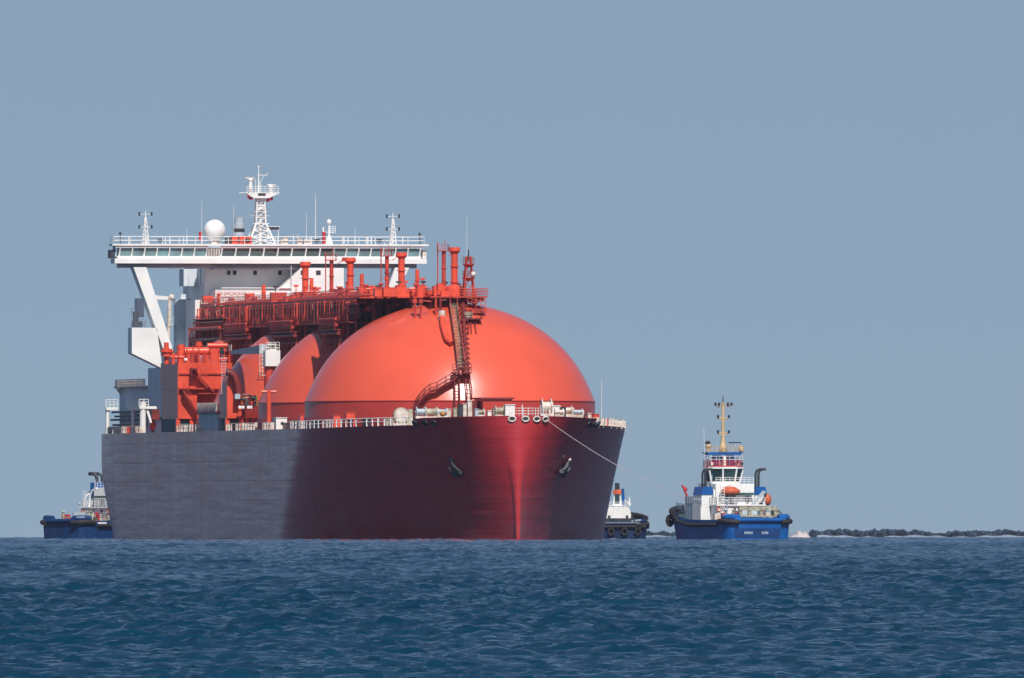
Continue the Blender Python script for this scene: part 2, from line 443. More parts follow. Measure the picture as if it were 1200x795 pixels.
hull = hb.build('hull', M_hull, ship, smooth=True, angle=30)
# merge coincident stem vertices
import bmesh
bm = bmesh.new(); bm.from_mesh(hull.data); bmesh.ops.remove_doubles(bm, verts=bm.verts, dist=.004); bmesh.ops.recalc_face_normals(bm, faces=bm.faces); bm.to_mesh(hull.data); bm.free()
# main deck
vs = [(u, -half(u, DK)+.05, min(ztop(u), 16.55)-.25) for u in us]+[(u, half(u, DK)-.05, min(ztop(u), 16.55)-.25) for u in us]
n_ = len(us); MB().add(vs, [(i, i+1, n_+i+1, n_+i) for i in range(n_-1)]).build('main_deck', M_maroon, ship)
# rubbing bead along the bulwark top at the bow
for sgn in (-1, 1):
    pts = [(u, sgn*(half(u, DK)), ztop(u)) for u in np.linspace(277.1, 288.9, 30)]
    MB().tube(pts, .10, 6).build('bulwark_rail', M_maroon, ship)

def surf(px, z, sgn):
    """point and outward normal of the bow plating that shows at picture column px"""
    lo, hi = 245.0, 288.95
    for _ in range(60):
        mid = (lo+hi)/2; p = PX(mid, sgn*half(mid, z))
        # seen from ahead the column moves to the stem as u grows
        if (p > px) == (sgn > 0): lo = mid
        else: hi = mid
    u = lo; v = sgn*half(u, z); e = .05
    du = Vector((2*e, sgn*(half(u+e, z)-half(u-e, z)), 0)); dz = Vector((0, sgn*(half(u, z+e)-half(u, z-e)), 2*e))
    nn = du.cross(dz).normalized()
    if nn.x < 0: nn = -nn
    return Vector((u, v, z)), nn

def chock(px, py, sgn, m, w_=.52, h_=.36):
    z = Zp(py, 286, 0); p, nn = surf(px, z, sgn)
    up = (Vector((0, 0, 1))-nn*nn.z).normalized(); r = up.cross(nn)
    pts = [p+nn*.12+r*w_*math.cos(t)+up*h_*math.sin(t) for t in np.linspace(0, 2*math.pi, 19)]
    c = MB().tube(pts, .12, 6).build('mooring_chock', m, ship, True)
    ring = [p+nn*.10+r*w_*.95*math.cos(t)+up*h_*.95*math.sin(t) for t in np.linspace(0, 2*math.pi, 18, endpoint=False)]
    MB().prism(ring, -nn*.3).build('fairlead_opening', M_dark, c)
    return p+nn*.3
for px, sgn in ((602.5, -1), (615.6, 1), (628.6, 1), (638.8, 1)):
    tip = chock(px, 491.2, sgn, M_rust)
for px in (487, 499, 509): chock(px, 495.5, -1, M_dark, .55, .42)
for px in (689, 694.5, 700): chock(px, 497, 1, M_dark, .45, .5)

# anchors in their hawse pockets
def anchor(px, py, sgn, lean, k_=.78):
    z = Zp(py, 280, 0); p, nn = surf(px, z, sgn)
    up = (Vector((0, 0, 1))-nn*nn.z).normalized(); r = up.cross(nn); r = r if r.y > 0 else -r
    ax = (up+r*lean).normalized(); sd = nn.cross(ax).normalized()
    P = lambda a, b, c: p+ax*a*k_+sd*b*k_+nn*c*k_
    mb = MB().tube([P(1.5+.0, .9*math.cos(t), .15+0*math.sin(t)) + ax*.7*math.sin(t) for t in np.linspace(0, 2*math.pi, 17)], .14, 8)
    mb.build('hawse_bolster', M_hull, ship, True)
    mb = MB().cyl(P(1.9, 0, .5), P(-1.2, 0, .8), .26, .34, 8)
    mb.cyl(P(-1.1, -1.15, .75), P(-1.1, 1.15, .75), .36, n=8)
    for s2 in (-1, 1):
        mb.prism([P(-1.3, s2*.75, .75), P(-.9, s2*1.35, .7), P(.5, s2*.95, .95), P(.75, s2*.72, 1.0)], nn*.3)
        mb.prism([P(-1.3, s2*.9, .6), P(-1.75, s2*.6, .6), P(-1.5, 0, .6), P(-1.0, 0, .6)], nn*.4)
    a = mb.build('anchor', M_dark, ship)
    MB().cyl(P(1.8, -.45, .6), P(1.8, .45, .6), .2, n=8).build('shackle', M_rust if sgn > 0 else M_dark, a)
anchor(535.5, 547, -1, -.25); anchor(659, 547, 1, .45)
# weld beads on the bow: small draught and bulb marks are not legible, left as a seam
# ---- tank domes
RAD = 21.25; EQ = 20.35
def capz(t):
    ell = .68*math.sqrt(max(0, 1-t*t)); cap = math.sqrt(1.1556-t*t)-.3950 if t < 1 else .0
    w_ = .35*(1-t**6)
    return w_*ell+(1-w_)*cap
def dome_h(u, v, uc):
    t = math.hypot(u-uc, v)/RAD
    return EQ+RAD*capz(t) if t < .999 else 0
DOMES = (226, 180, 134, 88)
for uc in DOMES:
    prof = [(RAD*t, RAD*capz(t)) for t in [math.sin(a) for a in np.linspace(math.pi/2-.0001, .02, 46)]]
    d = MB().lathe(prof, (uc, 0, EQ), 160).build('tank_dome', M_dome, ship, True, 40)
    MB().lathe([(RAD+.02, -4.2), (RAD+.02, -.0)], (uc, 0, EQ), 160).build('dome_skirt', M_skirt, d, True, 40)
    MB().lathe([(RAD+.45, -4.25), (RAD+.45, -3.0), (RAD+.1, -2.4)], (uc, 0, EQ), 128).build('skirt_base', M_maroon, d, True, 30)
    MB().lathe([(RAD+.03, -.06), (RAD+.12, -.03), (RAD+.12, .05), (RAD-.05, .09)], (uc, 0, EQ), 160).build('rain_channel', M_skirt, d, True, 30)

# ---- elevated pipe trestle
TZ = 35.7
tv0, tv1 = -12.5, 4.5
def floor_at(u, v):
    return max(dome_h(u, v, c) for c in DOMES)
tr = MB()
tr.box(57, 221, tv0, -4.003, TZ-.2, TZ).box(57, 233, -4, tv1, TZ-.2, TZ).box(221.003, 227, -8, -4.003, TZ-.2, TZ)
tr.box(57, 190, tv0-.1, tv0+.2, TZ-1.0, TZ-.21).box(57, 229, tv1-.2, tv1+.1, TZ-.7, TZ-.21)
tr = tr.build('trestle_deck', M_orange2, ship)
rnd = random.Random(3)
MB().rail([(57, tv0, TZ), (221, tv0, TZ), (221, -8, TZ), (227, -8, TZ), (227, -4, TZ), (233, -4, TZ)], 1.15, 1.6, .055).build('railing', M_orange, tr)
MB().rail([(57, tv1, TZ), (233, tv1, TZ), (233, -4, TZ)], 1.15, 1.6, .055).build('railing', M_orange, tr)
MB().rail([(60, tv0-1.0, TZ-3.6), (215, tv0-1.0, TZ-3.6)], 1.0, 2.2, .05).build('railing', M_orange2, tr)
lowg = MB()
def span(v, z, r, m=M_orange2, u0=58, u1=228, name='cargo_pipe'):
    MB().tube([(u0, v, z), (u1, v, z)], r, 10).build(name, m, ship, True)
for v, z, r, u1 in ((-10.4, 34.0, .34, 215), (-9.2, 34.1, .22, 205), (-8.0, 33.7, .40, 200), (-11.9, 33.3, .20, 214), (-12.3, 32.6, .13, 213),
                    (-10.9, 32.4, .28, 205), (-6.6, 34.6, .25, 220), (-12.0, 31.3, .16, 208)):
    span(v, z, r, M_orange2 if rnd.random() < .6 else M_maroon, 58, u1)
for v, z, r in ((-8.8, TZ+.55, .30), (-7.6, TZ+.45, .2), (-3, TZ+.6, .36), (-1.6, TZ+.5, .22), (2.2, TZ+.5, .3), (-10.2, TZ+.35, .15)):
    span(v, z, r, M_orange, 60, 226)
MB().box(59, 214, -11.75, -11.5, 32.7, 34.7).build('tray_or_shade_plate', M_maroon, ship)  # this plate and the next: maroon sheets added as shade behind the bents
MB().box(59, 209, -9.0, -8.8, 31.3, 33.6).build('tray_or_shade_plate', M_maroon, ship)
# bents across the trestle: posts, beams and braces, each landing on the dome or reaching down between the domes
gaps = (65.3, 111, 157, 203)
for i, u in enumerate(np.cumsum([61]+[rnd.uniform(1.7, 3.6) for _ in range(58)])):
    if u > 215: break
    fl = max(28.4, floor_at(u, tv0)+.1); mb = MB()
    mb.bar((u, tv0-.6, TZ-.42), (u, 2.5, TZ-.42), .14)
    for v in (tv0-.6, -8.6, -5.5, -1.5, 2.5):
        f2 = max(28.4, floor_at(u, v)+.05)
        if f2 < TZ-1: mb.bar((u, v, f2), (u, v, TZ-.3), .16)
    if fl < TZ-2.5:
        mb.bar((u, tv0-.6, TZ-3.7), (u, -5.5, TZ-3.7), .16)
        mb.bar((u, tv0-.6, TZ-3.7), (u, -8.6, TZ-.4), .12)
        e_ = rnd.choice((-1.6, 1.4, 2.2, 0)); mb.bar((u+e_, tv0-.6, TZ-rnd.uniform(.5, 1.5)), (u, tv0-.6, TZ-3.6), .08)
        z2 = max(fl, 28.6)
        if z2 < TZ-4.5: mb.bar((u, tv0-.6, z2+.1), (u+1.2, tv0-.6, TZ-3.7), .1)
        mb.box(u, u+3.4, tv0-1.15, tv0-.1, TZ-3.75-.003*(i%3), TZ-3.6-.003*(i%3))
    mb.build('trestle_bent', M_orange2 if i % 4 == 0 else (M_orange if i % 9 == 1 else M_maroon), ship)  # mostly maroon, the shade under the deck put into the bents' paint
for g in gaps:                                           # main columns standing between the domes
    mb = MB()
    for v in (-11, -3.5, 3.5):
        for du in (-1.6, 1.6): mb.cyl((g+du, v, 16.1), (g+du, v, TZ-.3), .45, n=10)
    for z in (19, 23, 27, 31):
        mb.bar((g-1.6, -11, z), (g+1.6, -11, z+3.6), .2); mb.bar((g-1.6, -11, z), (g+1.6, -11, z), .2)
    mb.box(g-2.6, g+2.6, -12, -2, 27.8, 28.2)
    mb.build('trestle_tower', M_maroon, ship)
for i in range(46):                                      # saddles and short pipes between the deck and the first dome
    u = rnd.uniform(205, 236) if i < 30 else rnd.uniform(160, 205); v = rnd.uniform(-13, 4.5)
    if u > 221 and v < -8: u -= 14
    b_ = max(floor_at(u, v), TZ-5); t_ = TZ-.15
    mb = MB().cyl((u, v, b_-.1), (u, v, t_), rnd.uniform(.07, .2), n=7)
    if rnd.random() < .6: mb.cyl((u, v, t_-.5), (u, v+rnd.uniform(-1.8, 1.8), t_-rnd.uniform(.3, .8)), .09, n=6)
    if rnd.random() < .5: mb.box(u-.25, u+.25, v-.3, v+.3, t_-.9, t_-.35)
    mb.build('deck_saddle', rnd.choice((M_maroon, M_orange2, M_maroon)), ship)
for v, z, r in ((-12.9, TZ-.5, .14), (-12.6, TZ-1.0, .2), (-11.4, TZ-.75, .17), (-9.6, TZ-.6, .2), (-6, TZ-.6, .2), (-3, TZ-.55, .16), (3.9, TZ-.6, .18)):
    span(v, z, r, M_maroon if r > .16 else M_orange2, 186, 219 if v < -8 else 229, 'deck_pipe')
# bits of gear under the deck of the trestle
for i in range(96):
    u = rnd.uniform(60, 206); v = rnd.uniform(-13, -9)
    f2 = max(28.4, floor_at(u, v)+.1)
    if f2 > TZ-2.5: u = rnd.choice(gaps)+rnd.uniform(-9, 9); u = max(60, min(206, u)); f2 = max(28.4, floor_at(u, v)+.1)
    top = TZ-.4-rnd.random()*2.5; bot = f2+rnd.random()*max(0, TZ-4.5-f2)
    if bot > top-.8: bot = top-.8
    mb = MB(); kind = rnd.random()
    if kind < .55:
        r = rnd.uniform(.09, .22); e = rnd.uniform(-1.6, 1.6)
        mb.tube([(u, v, top), (u, v, bot+.6), (u+e*.3, v, bot+.15), (u+e, v, bot)], r, 8)
        mb.cyl((u, v, (top+bot)/2-.08), (u, v, (top+bot)/2+.08), r*1.9, n=10)
        mb.build('branch_pipe', rnd.choice((M_orange, M_orange2, M_orange2, M_maroon)), ship, True)
    elif kind < .8:
        s_ = rnd.uniform(.3, .7); z = rnd.uniform(bot, top-.3)
        mb.box(u-s_, u+s_, v-.35, v+.35, z, z+s_*1.2).cyl((u, v, z+s_*1.2), (u, v, TZ-.2), .07, n=5).cyl((u, v, z), (u, v, z-.35), .2, n=8)
        mb.build('valve_box', rnd.choice((M_orange, M_orange2, M_rust if rnd.random() < .25 else M_orange2)), ship)
    else:
        r = rnd.uniform(.35, .6); z = (top+bot)/2
        mb.tube([(u, v-.3+r*math.cos(t), z+r*math.sin(t)) for t in np.linspace(0, 2*math.pi, 13)], .07, 6)
        mb.cyl((u, v-.3-r, z), (u, v-.3+r, z), .06, n=5).cyl((u, v-.3, z-r), (u, v-.3, TZ-.3), .06, n=5)
        mb.build('valve_wheel', rnd.choice((M_orange, M_orange2)), ship, True)
# side pipe rack to starboard of the aft half, dense and in the shade of the deck above
for i, u in enumerate(np.cumsum([57]+[rnd.uniform(1.6, 4.2) for _ in range(11)])):
    mb = MB(); zt_ = 33.6; zb_ = 26.6
    for v in (-13.8, -12.6, -11.4): mb.bar((u, v, zb_), (u, v, zt_ if v > -13 else zt_-1.6), .15)
    mb.bar((u, -13.8, zt_-1.7), (u, -11.4, zt_-.2), .15).bar((u, -13.8, 29), (u, -11.4, 29), .15).bar((u, -13.8, zb_+.1), (u, -11.4, 29), .1)
    mb.bar((u, -13.8, 29), (u+2.2, -13.8, 31.5), .1).bar((u, -13.8, 31.5), (u+2.2, -13.8, 29), .1).bar((u, -13.8, 26.8), (u+2.2, -13.8, 29), .1)
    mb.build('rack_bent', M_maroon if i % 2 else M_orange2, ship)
MB().box(58, 91, -13.9, -10.2, 28.75, 28.9).build('rack_floor', M_maroon, ship)
MB().box(58, 91, -13.4, -11.0, 33.65, 33.8).build('rack_roof', M_orange2, ship)
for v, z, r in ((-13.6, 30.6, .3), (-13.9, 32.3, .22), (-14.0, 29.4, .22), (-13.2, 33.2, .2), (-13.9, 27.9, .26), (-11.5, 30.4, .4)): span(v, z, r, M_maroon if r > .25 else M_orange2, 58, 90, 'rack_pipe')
for g in (111, 157, 203):                                # low galleries across the gaps
    w_ = 12 if g < 200 else 9
    MB().box(g-w_, g+w_-2, -14.6, -8, 30.9, 31.1).build('gap_gallery', M_maroon, ship)
    for z, v, r in ((31.7, -14.3, .24), (30.5, -14.0, .3), (32.6, -14.5, .18), (29.4, -13.0, .3)): span(v, z, r, M_orange2 if r < .25 else M_maroon, g-w_, g+w_-2, 'gallery_pipe')
    MB().rail([(g-w_, -14.6, 31.1), (g+w_-2, -14.6, 31.1)], 1.1, 1.3, .05).build('railing', M_orange2, ship)
    for k in range(7):
        u = g-w_+k*(2*w_-2)/6; fl_ = max(27.5, floor_at(u, -14)+.05)
        MB().bar((u, -14.3, fl_), (u, -12.2, TZ-.4), .16).bar((u, -14.3, 31), (u+2, -14.3, 33.5), .1).build('gallery_strut', M_orange2, ship)
# gear standing on the trestle
for i in range(98):
    u = rnd.uniform(62, 230) if i < 60 else rnd.uniform(170, 231); v = rnd.choice((rnd.uniform(-11, -5), rnd.uniform(-4.5, 4))); kind = rnd.random(); mb = MB()
    if kind < .35:
        a, b_, h = rnd.uniform(.4, 1.1), rnd.uniform(.4, 1.2), rnd.uniform(.7, 1.9)
        mb.box(u-a, u+a, v-b_, v+b_, TZ, TZ+h).box(u-a-.05, u+a+.05, v-b_-.05, v+b_+.05, TZ+h, TZ+h+.08)
        mb.build('equipment_locker', M_orange, ship)
    elif kind < .72:
        h = rnd.uniform(1.1, 2.4); r = rnd.uniform(.12, .3)
        mb.cyl((u, v, TZ), (u, v, TZ+h), r, n=8).cyl((u, v, TZ+h), (u, v, TZ+h+.18), r*1.8, n=10).cyl((u, v, TZ+h*.5), (u, v, TZ+h*.5+.12), r*1.7, n=10)
        mb.cyl((u, v, TZ+h*.7), (u, v+rnd.choice((-1, 1))*rnd.uniform(.5, 1.3), TZ+h*.7), r*.7, n=8)
        mb.build('relief_valve', rnd.choice((M_orange, M_orange2)), ship, True)
    elif kind < .87:
        h = rnd.uniform(1.6, 2.9)
        mb.cyl((u, v, TZ), (u, v, TZ+h), .07, n=6).box(u-.2, u+.2, v-.35, v+.35, TZ+h, TZ+h+.3)
        mb.build('floodlight', M_dark if rnd.random() < .6 else M_orange, ship)
    else:
        h = rnd.uniform(.8, 1.3); l2 = rnd.uniform(2, 5)
        for q in (0, 1): mb.cyl((u+q*l2, v, TZ), (u+q*l2, v, TZ+h), .13, n=8)
        mb.tube([(u, v, TZ+h), (u+l2, v, TZ+h)], .22, 8)
        mb.build('loop_pipe', M_orange, ship, True)

def gear(px, py_top, u, name, m, r, cap=True, base=TZ, vary=0):
    v = Vp(px, u); z = Zp(py_top, u, v); mb = MB()
    mb.cyl((u, v, base), (u, v, z), r, n=14)
    if cap: mb.cyl((u, v, z-.9), (u, v, z-.55), r*1.1, r*1.75, 14).cyl((u, v, z-.55), (u, v, z), r*1.75, r*1.6, 14)
    for q in (.3, .62): zz = base+(z-base)*q; mb.cyl((u, v, zz-.09), (u, v, zz+.09), r*1.35, n=14)
    return mb.build(name, m, ship, True), v, z
for px, py, u in ((357.8, 307, 88), (410.5, 302, 134), (470.5, 296, 180), (532.5, 290, 226)):
    o, v, z = gear(px, py, u, 'vent_riser', M_orange, .50)
    MB().lathe([(1.3, 0), (1.3, 1.2), (.8, 1.7)], (u, v, TZ), 16).build('riser_base', M_orange, o, True)
for px, py, u in ((388.5, 305, 122), (453.5, 300, 172), (520, 294, 224)):
    o, v, z = gear(px, py, u, 'gas_mast', M_orange2, .30, False)
    mb = MB()
    mb.cyl((u, v-.9, TZ), (u, v-.9, z+1.2), .09, n=6).box(u-.6, u+.6, v-.9, v+.7, z-.1, z+.05)
    mb.rail([(u-.6, v-.9, z), (u-.6, v+.7, z), (u+.6, v+.7, z)], .9, .7, .035)
    mb.cyl((u, v+.2, z), (u, v+.2, z+1.6), .05, n=5).box(u-.2, u+.2, v+1.6, v+2.1, z-.2, z+.4).cyl((u, v+.7, z-.7), (u, v+1.8, z), .06, n=5)
    mb.build('mast_platform', M_orange2, o)
    MB().box(u-1.1, u+1.1, v-1.6, v+1.5, TZ, TZ+1.6).build('mast_base', M_orange, o)
for px, py, u in ((365, 326, 96), (424, 321, 142), (489, 316, 190), (309, 334, 75)):
    gear(px, py, u, 'stub_vent', M_orange, .30, False)
for px, w_, py0, py1, u in ((522, 13, 341, 353, 226), (243, 12, 347, 355, 62), (450, 8, 343, 352, 180), (420, 9, 347, 356, 140), (268, 8, 343, 348, 60)):
    v = Vp(px, u); h = w_/16
    MB().box(u-1, u+1, v-h, v+h, Zp(py1, u, v), Zp(py0, u, v)).build('control_cabinet', M_orange, ship)

# ---- dome 1: stair, foremast, gangway
uc = 226
def dsurf(px, py, off=.4):
    """point on dome 1 that shows at this picture position (front half)"""
    lo, hi = 226.0, 226+RAD+.02
    best = None
    for u in np.linspace(hi, lo, 500):
        v = Vp(px, u); z = Zp(py, u, v); t = math.hypot(u-uc, v)/RAD
        zs = EQ+RAD*capz(t) if t < 1 else 0
        if t < 1 and zs >= z: best = (u, v, z); break
    if best is None: best = (uc+RAD, Vp(px, uc+RAD), Zp(py, uc+RAD))
    u, v, z = best; nn = Vector((u-uc, v, (z-EQ+.395*RAD)*.9)).normalized()
    return Vector(best)+nn*off, nn
def dome_path(pts, off): return [dsurf(x, y, off)[0] for x, y in pts]
# broad stair up the front of the dome: stringers, many treads, handrails
top = [(531+(540.5-531)*t, 357+(434-357)*t) for t in np.linspace(0, 1, 24)]
stair = empty('dome_stair', (0, 0, 0)); stair.parent = ship
a_ = [dsurf(x-4.4, y, .5)[0] for x, y in top]; b_ = [dsurf(x+3.8, y, .5)[0] for x, y in top]
MB().tube(a_, .13, 6).build('stringer', M_maroon, stair); MB().tube(b_, .13, 6).build('stringer', M_maroon, stair)
up = Vector((0, 0, 1.15))
MB().tube([p+up for p in a_], .06, 5).build('handrail', M_orange2, stair); MB().tube([p+up for p in b_], .06, 5).build('handrail', M_orange2, stair)
mb = MB(); 
for k in range(0, 23):
    for q in (0, .5):
        p = a_[k].lerp(a_[k+1], q); r_ = b_[k].lerp(b_[k+1], q)
        d_ = (r_-p); mb.prism([p, r_, r_+Vector((.26, 0, .02)), p+Vector((.26, 0, .02))], (0, 0, .07))
        if q == 0: mb.cyl(p, p+up, .045, n=4).cyl(r_, r_+up, .045, n=4)
mb.build('step_flight', M_cream, stair)
# second run: side-by-side dark cable tray and brackets to the right of the stair
cab = dome_path([(542+(546-542)*t, 358+(440-358)*t) for t in np.linspace(0, 1, 16)], .7)
mb = MB().tube(cab, .28, 6)
for k, p in enumerate(cab): mb.box(p.x-.2, p.x+.5, p.y-.6, p.y+.6, p.z-.12, p.z+.12)
mb.build('tray_or_shade_plate', M_maroon, ship)
# landing and lower gangway to port side deck
land = dsurf(541, 440, .9)[0]
MB().box(land.x-.6, land.x+1.2, land.y-1.6, land.y+1.2, land.z-.2, land.z).rail([(land.x+1.2, land.y-1.6, land.z), (land.x+1.2, land.y+1.2, land.z)], 1.1, .9, .05).build('stair_landing', M_maroon, ship)
low = [(537, 441), (531, 448), (522, 452.5), (512, 459), (504, 461), (498, 466), (491, 474), (486, 482)]
for off in (.4,):
    a_ = [dsurf(x, y, .5)[0] for x, y in low]
    mb = MB().tube(a_, .16, 6).tube([p+Vector((.9, 0, .1)) for p in a_], .16, 6)
    g = mb.build('gangway', M_maroon, ship)
    mb = MB()
    for q in (0, .9):
        for h in (.6, 1.15): mb.tube([p+Vector((q, 0, h)) for p in a_], .05, 5)
        for p in a_: mb.cyl(p+Vector((q, 0, 0)), p+Vector((q, 0, 1.15)), .05, n=4)
    for p, q in zip(a_, a_[1:]):
        for t in np.linspace(0, 1, 7): c = p.lerp(q, t); mb.box(c.x, c.x+.9, c.y-.12, c.y+.12, c.z-.02, c.z+.05)
    mb.build('handrail', M_maroon, g)
# curved exhaust pipe left of the stair
pt = dome_path([(518, 375), (519, 384), (521.5, 394), (524, 401), (530, 405)], .55)
pp = MB().tube(pt, .42, 12).build('dome_pipe', M_orange, ship, True)
MB().tube([pt[0]+Vector((0, 0, .9)), pt[0]-Vector((0, 0, .6))], .5, 12).build('pipe_end', M_rust, pp, True)
# tripod mast at the foot: two thin struts coming down to the forecastle
for (x0, y0, x1, y1) in ((534.5, 436, 536, 480), (545, 428, 549.5, 480)):
    p = dsurf(x0, y0, .7)[0]; u1 = 262; v1 = Vp(x1, u1)
    q = Vector((u1, v1, Zp(483, u1, v1)))
    p1 = dsurf(x1-.5, 462, 1.2)[0]
    mb = MB()
    for s_ in (-.35, .35): mb.tube([p+Vector((0, s_, 0)), p1+Vector((0, s_, 0)), Vector((p1.x+1, Vp(x1, p1.x+1)+s_, 17))], .1, 6)
    for t in np.linspace(0, 1, 9):
        c = p.lerp(p1, t); mb.cyl(c+Vector((0, -.35, 0)), c+Vector((0, .35, 0)), .06, n=4)
    mb.build('ladder', M_maroon, ship)
# ---- foremast (lattice) above dome 1
u = 229; v = Vp(549, u); z0 = Zp(352, u, v); zt = Zp(296, u, v)
fm = MB()
for su in (-1, 1):
    for sv in (-1, 1): fm.cyl((u+su*.95, v+sv*.95, z0-.8), (u+su*.28, v+sv*.28, zt-.6), .11, n=6)
for k in range(6):
    t = k/6; w0 = .95+(.28-.95)*t; w1 = .95+(.28-.95)*(k+1)/6; za = z0+(zt-.6-z0)*t; zb = z0+(zt-.6-z0)*(k+1)/6
    for sg in (-1, 1):
        fm.cyl((u+sg*w0, v-w0, za), (u+sg*w1, v+w1, zb), .05, n=4).cyl((u-w0, v+sg*w0, za), (u+w1, v+sg*w1, zb), .05, n=4)
        fm.cyl((u+sg*w0, v-w0, za), (u+sg*w0, v+w0, za), .05, n=4)
fm = fm.build('foremast', M_orange2, ship)
for py, r in ((325.5, .95), (309.5, .85)):
    z = Zp(py, u, v); mb = MB().lathe([(r*.6, -.5), (r, -.1), (r, .02)], (u, v, z), 12)
    mb.rail([(u+r*.95*math.cos(t), v+r*.95*math.sin(t), z) for t in np.linspace(0, 2*math.pi, 9)], 1.0, 1, .035)
    mb.build('mast_platform', M_orange2, fm)
z = Zp(296, u, v); MB().cyl((u, v, z-1.2), (u, v, z+.4), .16, .08, 8).build('mast_head', M_dark, fm)
MB().cyl((u, v-.25, z-1), (u, v-.25, Zp(252, u, v)), .035, .02, 5).build('whip_antenna', M_white, fm)
z = Zp(321.5, u, v); MB().blob((u+.5, v+.6, z), .42, .42, .42).build('radar_dome', M_rust, fm, True)
# platform basket to the right of the mast, on legs that stand on the dome
u = dsurf(551, 373, 0)[0].x+1.3; v = Vp(551, u); z = Zp(373, u, v)
MB().box(u-1, u+1, v-1.7, v+1.7, z-.2, z).rail([(u-1, v-1.7, z), (u+1, v-1.7, z), (u+1, v+1.7, z), (u-1, v+1.7, z)], 1.1, .8, .05).build('service_platform', M_maroon, ship)
MB().box(u-.4, u+.4, v-.9, v+.3, z, z+.9).build('light_box', M_cream, ship)
for x1 in (548.5, 552, 558):
    q = dsurf(x1, 392, .1)[0]; MB().cyl((u, v+(x1-551)/12, z-.2), q, .11, n=6).build('platform_leg', M_maroon, ship)
mb = MB().rail([(u-2.5, v, Zp(357, u)), (u-2.5, Vp(572, u), Zp(357, u)-.6)], 1.5, .7, .06)
mb.box(u-3.5, u-2.3, v+.5, Vp(573, u), Zp(357, u)-1.2, Zp(357, u)-.6).build('walkway', M_orange2, ship)


# ---- stack on the port quarter of the forecastle & deckhouse behind the winches
v0, v1 = Vp(566, 258), Vp(600, 258); MB().box(250, 258, v0, v1, 16.2, Zp(468, 258)).build('forecastle_house', M_skirt, ship)
MB().box(249.8, 258.3, v0-.3, v1+.3, Zp(468, 258)+.002, Zp(468, 258)+.25).build('house_roof', M_maroon, ship)
MB().cyl((254, Vp(556, 254), 16.2), (254, Vp(556, 254), Zp(470, 254)), .9, n=16).build('tank_vent', M_maroon, ship, True)

# ---- mooring gear on the forecastle (drums stand above the bulwark)
def winch(px, py, u, r, wd, m=M_cream):
    v = Vp(px, u); zc = Zp(py, u, v); w0 = wd/2
    root = MB().cyl((u, v-w0, zc), (u, v+w0, zc), r*.62, n=16).cyl((u, v-w0*1.5, zc), (u, v+w0*1.5, zc), r*.18, n=8).build('mooring_winch', m, ship, True)
    for s_ in (-1, 1): MB().cyl((u, v+s_*w0, zc), (u, v+s_*(w0+.14), zc), r, n=20).build('drum_flange', m, root, True)
    MB().box(u-r*.7, u+r*.7, v-w0*1.4, v+w0*1.4, 16.3, zc-r*.8).build('winch_bed', M_rust, root)
    MB().box(u-r*.6, u+r*.4, v+w0*1.1, v+w0*1.6, zc-r*.8, zc+r*.6).build('gearbox', M_rust, root)
for px, py, u, r, wd in ((493, 483, 268, .75, 1.1), (505, 483, 268, .8, 1.5), (517, 483, 268, .65, 1.3), (562, 483, 275, .5, 1),
                         (585, 481.5, 278, .75, 1.0), (640, 477, 276, 1.2, 1.2), (663, 481, 272, .65, 1.5), (677, 483, 272, .5, 1.1), (655, 483, 276, .5, 1.0)):
    winch(px, py, u, r, wd, rnd.choice((M_cream, M_cream, M_grey, M_rust)))
# rope drum standing at the bulwark step (big round face towards us)
u = 266; v = Vp(470, u); zc = Zp(487, u, v)
dr = MB().cyl((u-.6, v, zc), (u+.5, v, zc), 1.15, n=28).build('rope_drum', M_cream, ship, True)
for a in range(3): MB().cyl((u+.5, v, zc), (u+.56, v, zc), 1.0-.3*a, n=24) .build('drum_flange', M_cream if a % 2 else M_rust, dr, True) if a < 1 else None
MB().box(u-1, u+.3, v+.6, v+1.7, zc-1.5, zc+.9).build('drum_motor', M_cream, dr)
MB().box(u-2, u+1, v-1.4, v+2.2, zc-1.6, zc-1.15).build('drum_bed', M_rust, dr)
mb = MB().rail([(u-2, v+2, 17.5), (u-2, v+5, 17.5)], 1.9, 1.0, .06).build('railing', M_maroon, ship)
for px, w_, y0, y1, u, m, nm in ((597, 11, 475, 487.5, 279, M_white, 'bow_locker'), (539, 5, 475, 488, 268, M_dark, 'bollard_post'), (533, 4, 479, 488, 268, M_cream, 'bollard_post'),
                           (544, 4, 474, 488, 268, M_rust, 'bollard_post'), (550, 5, 470, 488, 268, M_rust, 'bollard_post'), (651, 8, 476, 487, 274, M_white, 'bow_locker'), (573, 4, 482, 488, 275, M_white, 'bollard_post'),
                           (645, 5, 477, 487, 276, M_rust, 'bollard_post'), (690, 4, 485, 490, 268, M_rust, 'bollard_post'), (684, 3, 484, 490, 268, M_dark, 'bollard_post'), (698, 7, 486, 491, 262, M_orange, 'deck_box'),
                           (580, 5, 479, 488, 276, M_cream, 'bollard_post'), (558, 4, 480, 488, 275, M_grey, 'bollard_post'), (525, 6, 480, 489, 266, M_rust, 'bollard_post'), (660, 5, 478, 488, 274, M_dark, 'bollard_post')):
    v = Vp(px, u); h = w_/16; z1 = Zp(y0, u, v); mb = MB().box(u-.6, u+.6, v-h, v+h, 16.3, z1).box(u-.7, u+.7, v-h-.06, v+h+.06, z1, z1+.1)
    if w_ > 7: mb.box(u+.602, u+.63, v-h*.4, v+h*.4, z1-1.2, z1-.5)
    mb.build(nm, m, ship)
MB().rail([(287, Vp(600, 287), 17.9), (287.3, Vp(608, 287), 17.9), (287.3, Vp(624, 287), 17.9), (285, Vp(640, 285), 17.9)], 1.2, .7, .05).build('railing', M_white, ship)
MB().cyl((286, Vp(596, 286)+2, 17), (286, Vp(596, 286)+2, 19.6), .08, n=6).build('jackstaff', M_white, ship)
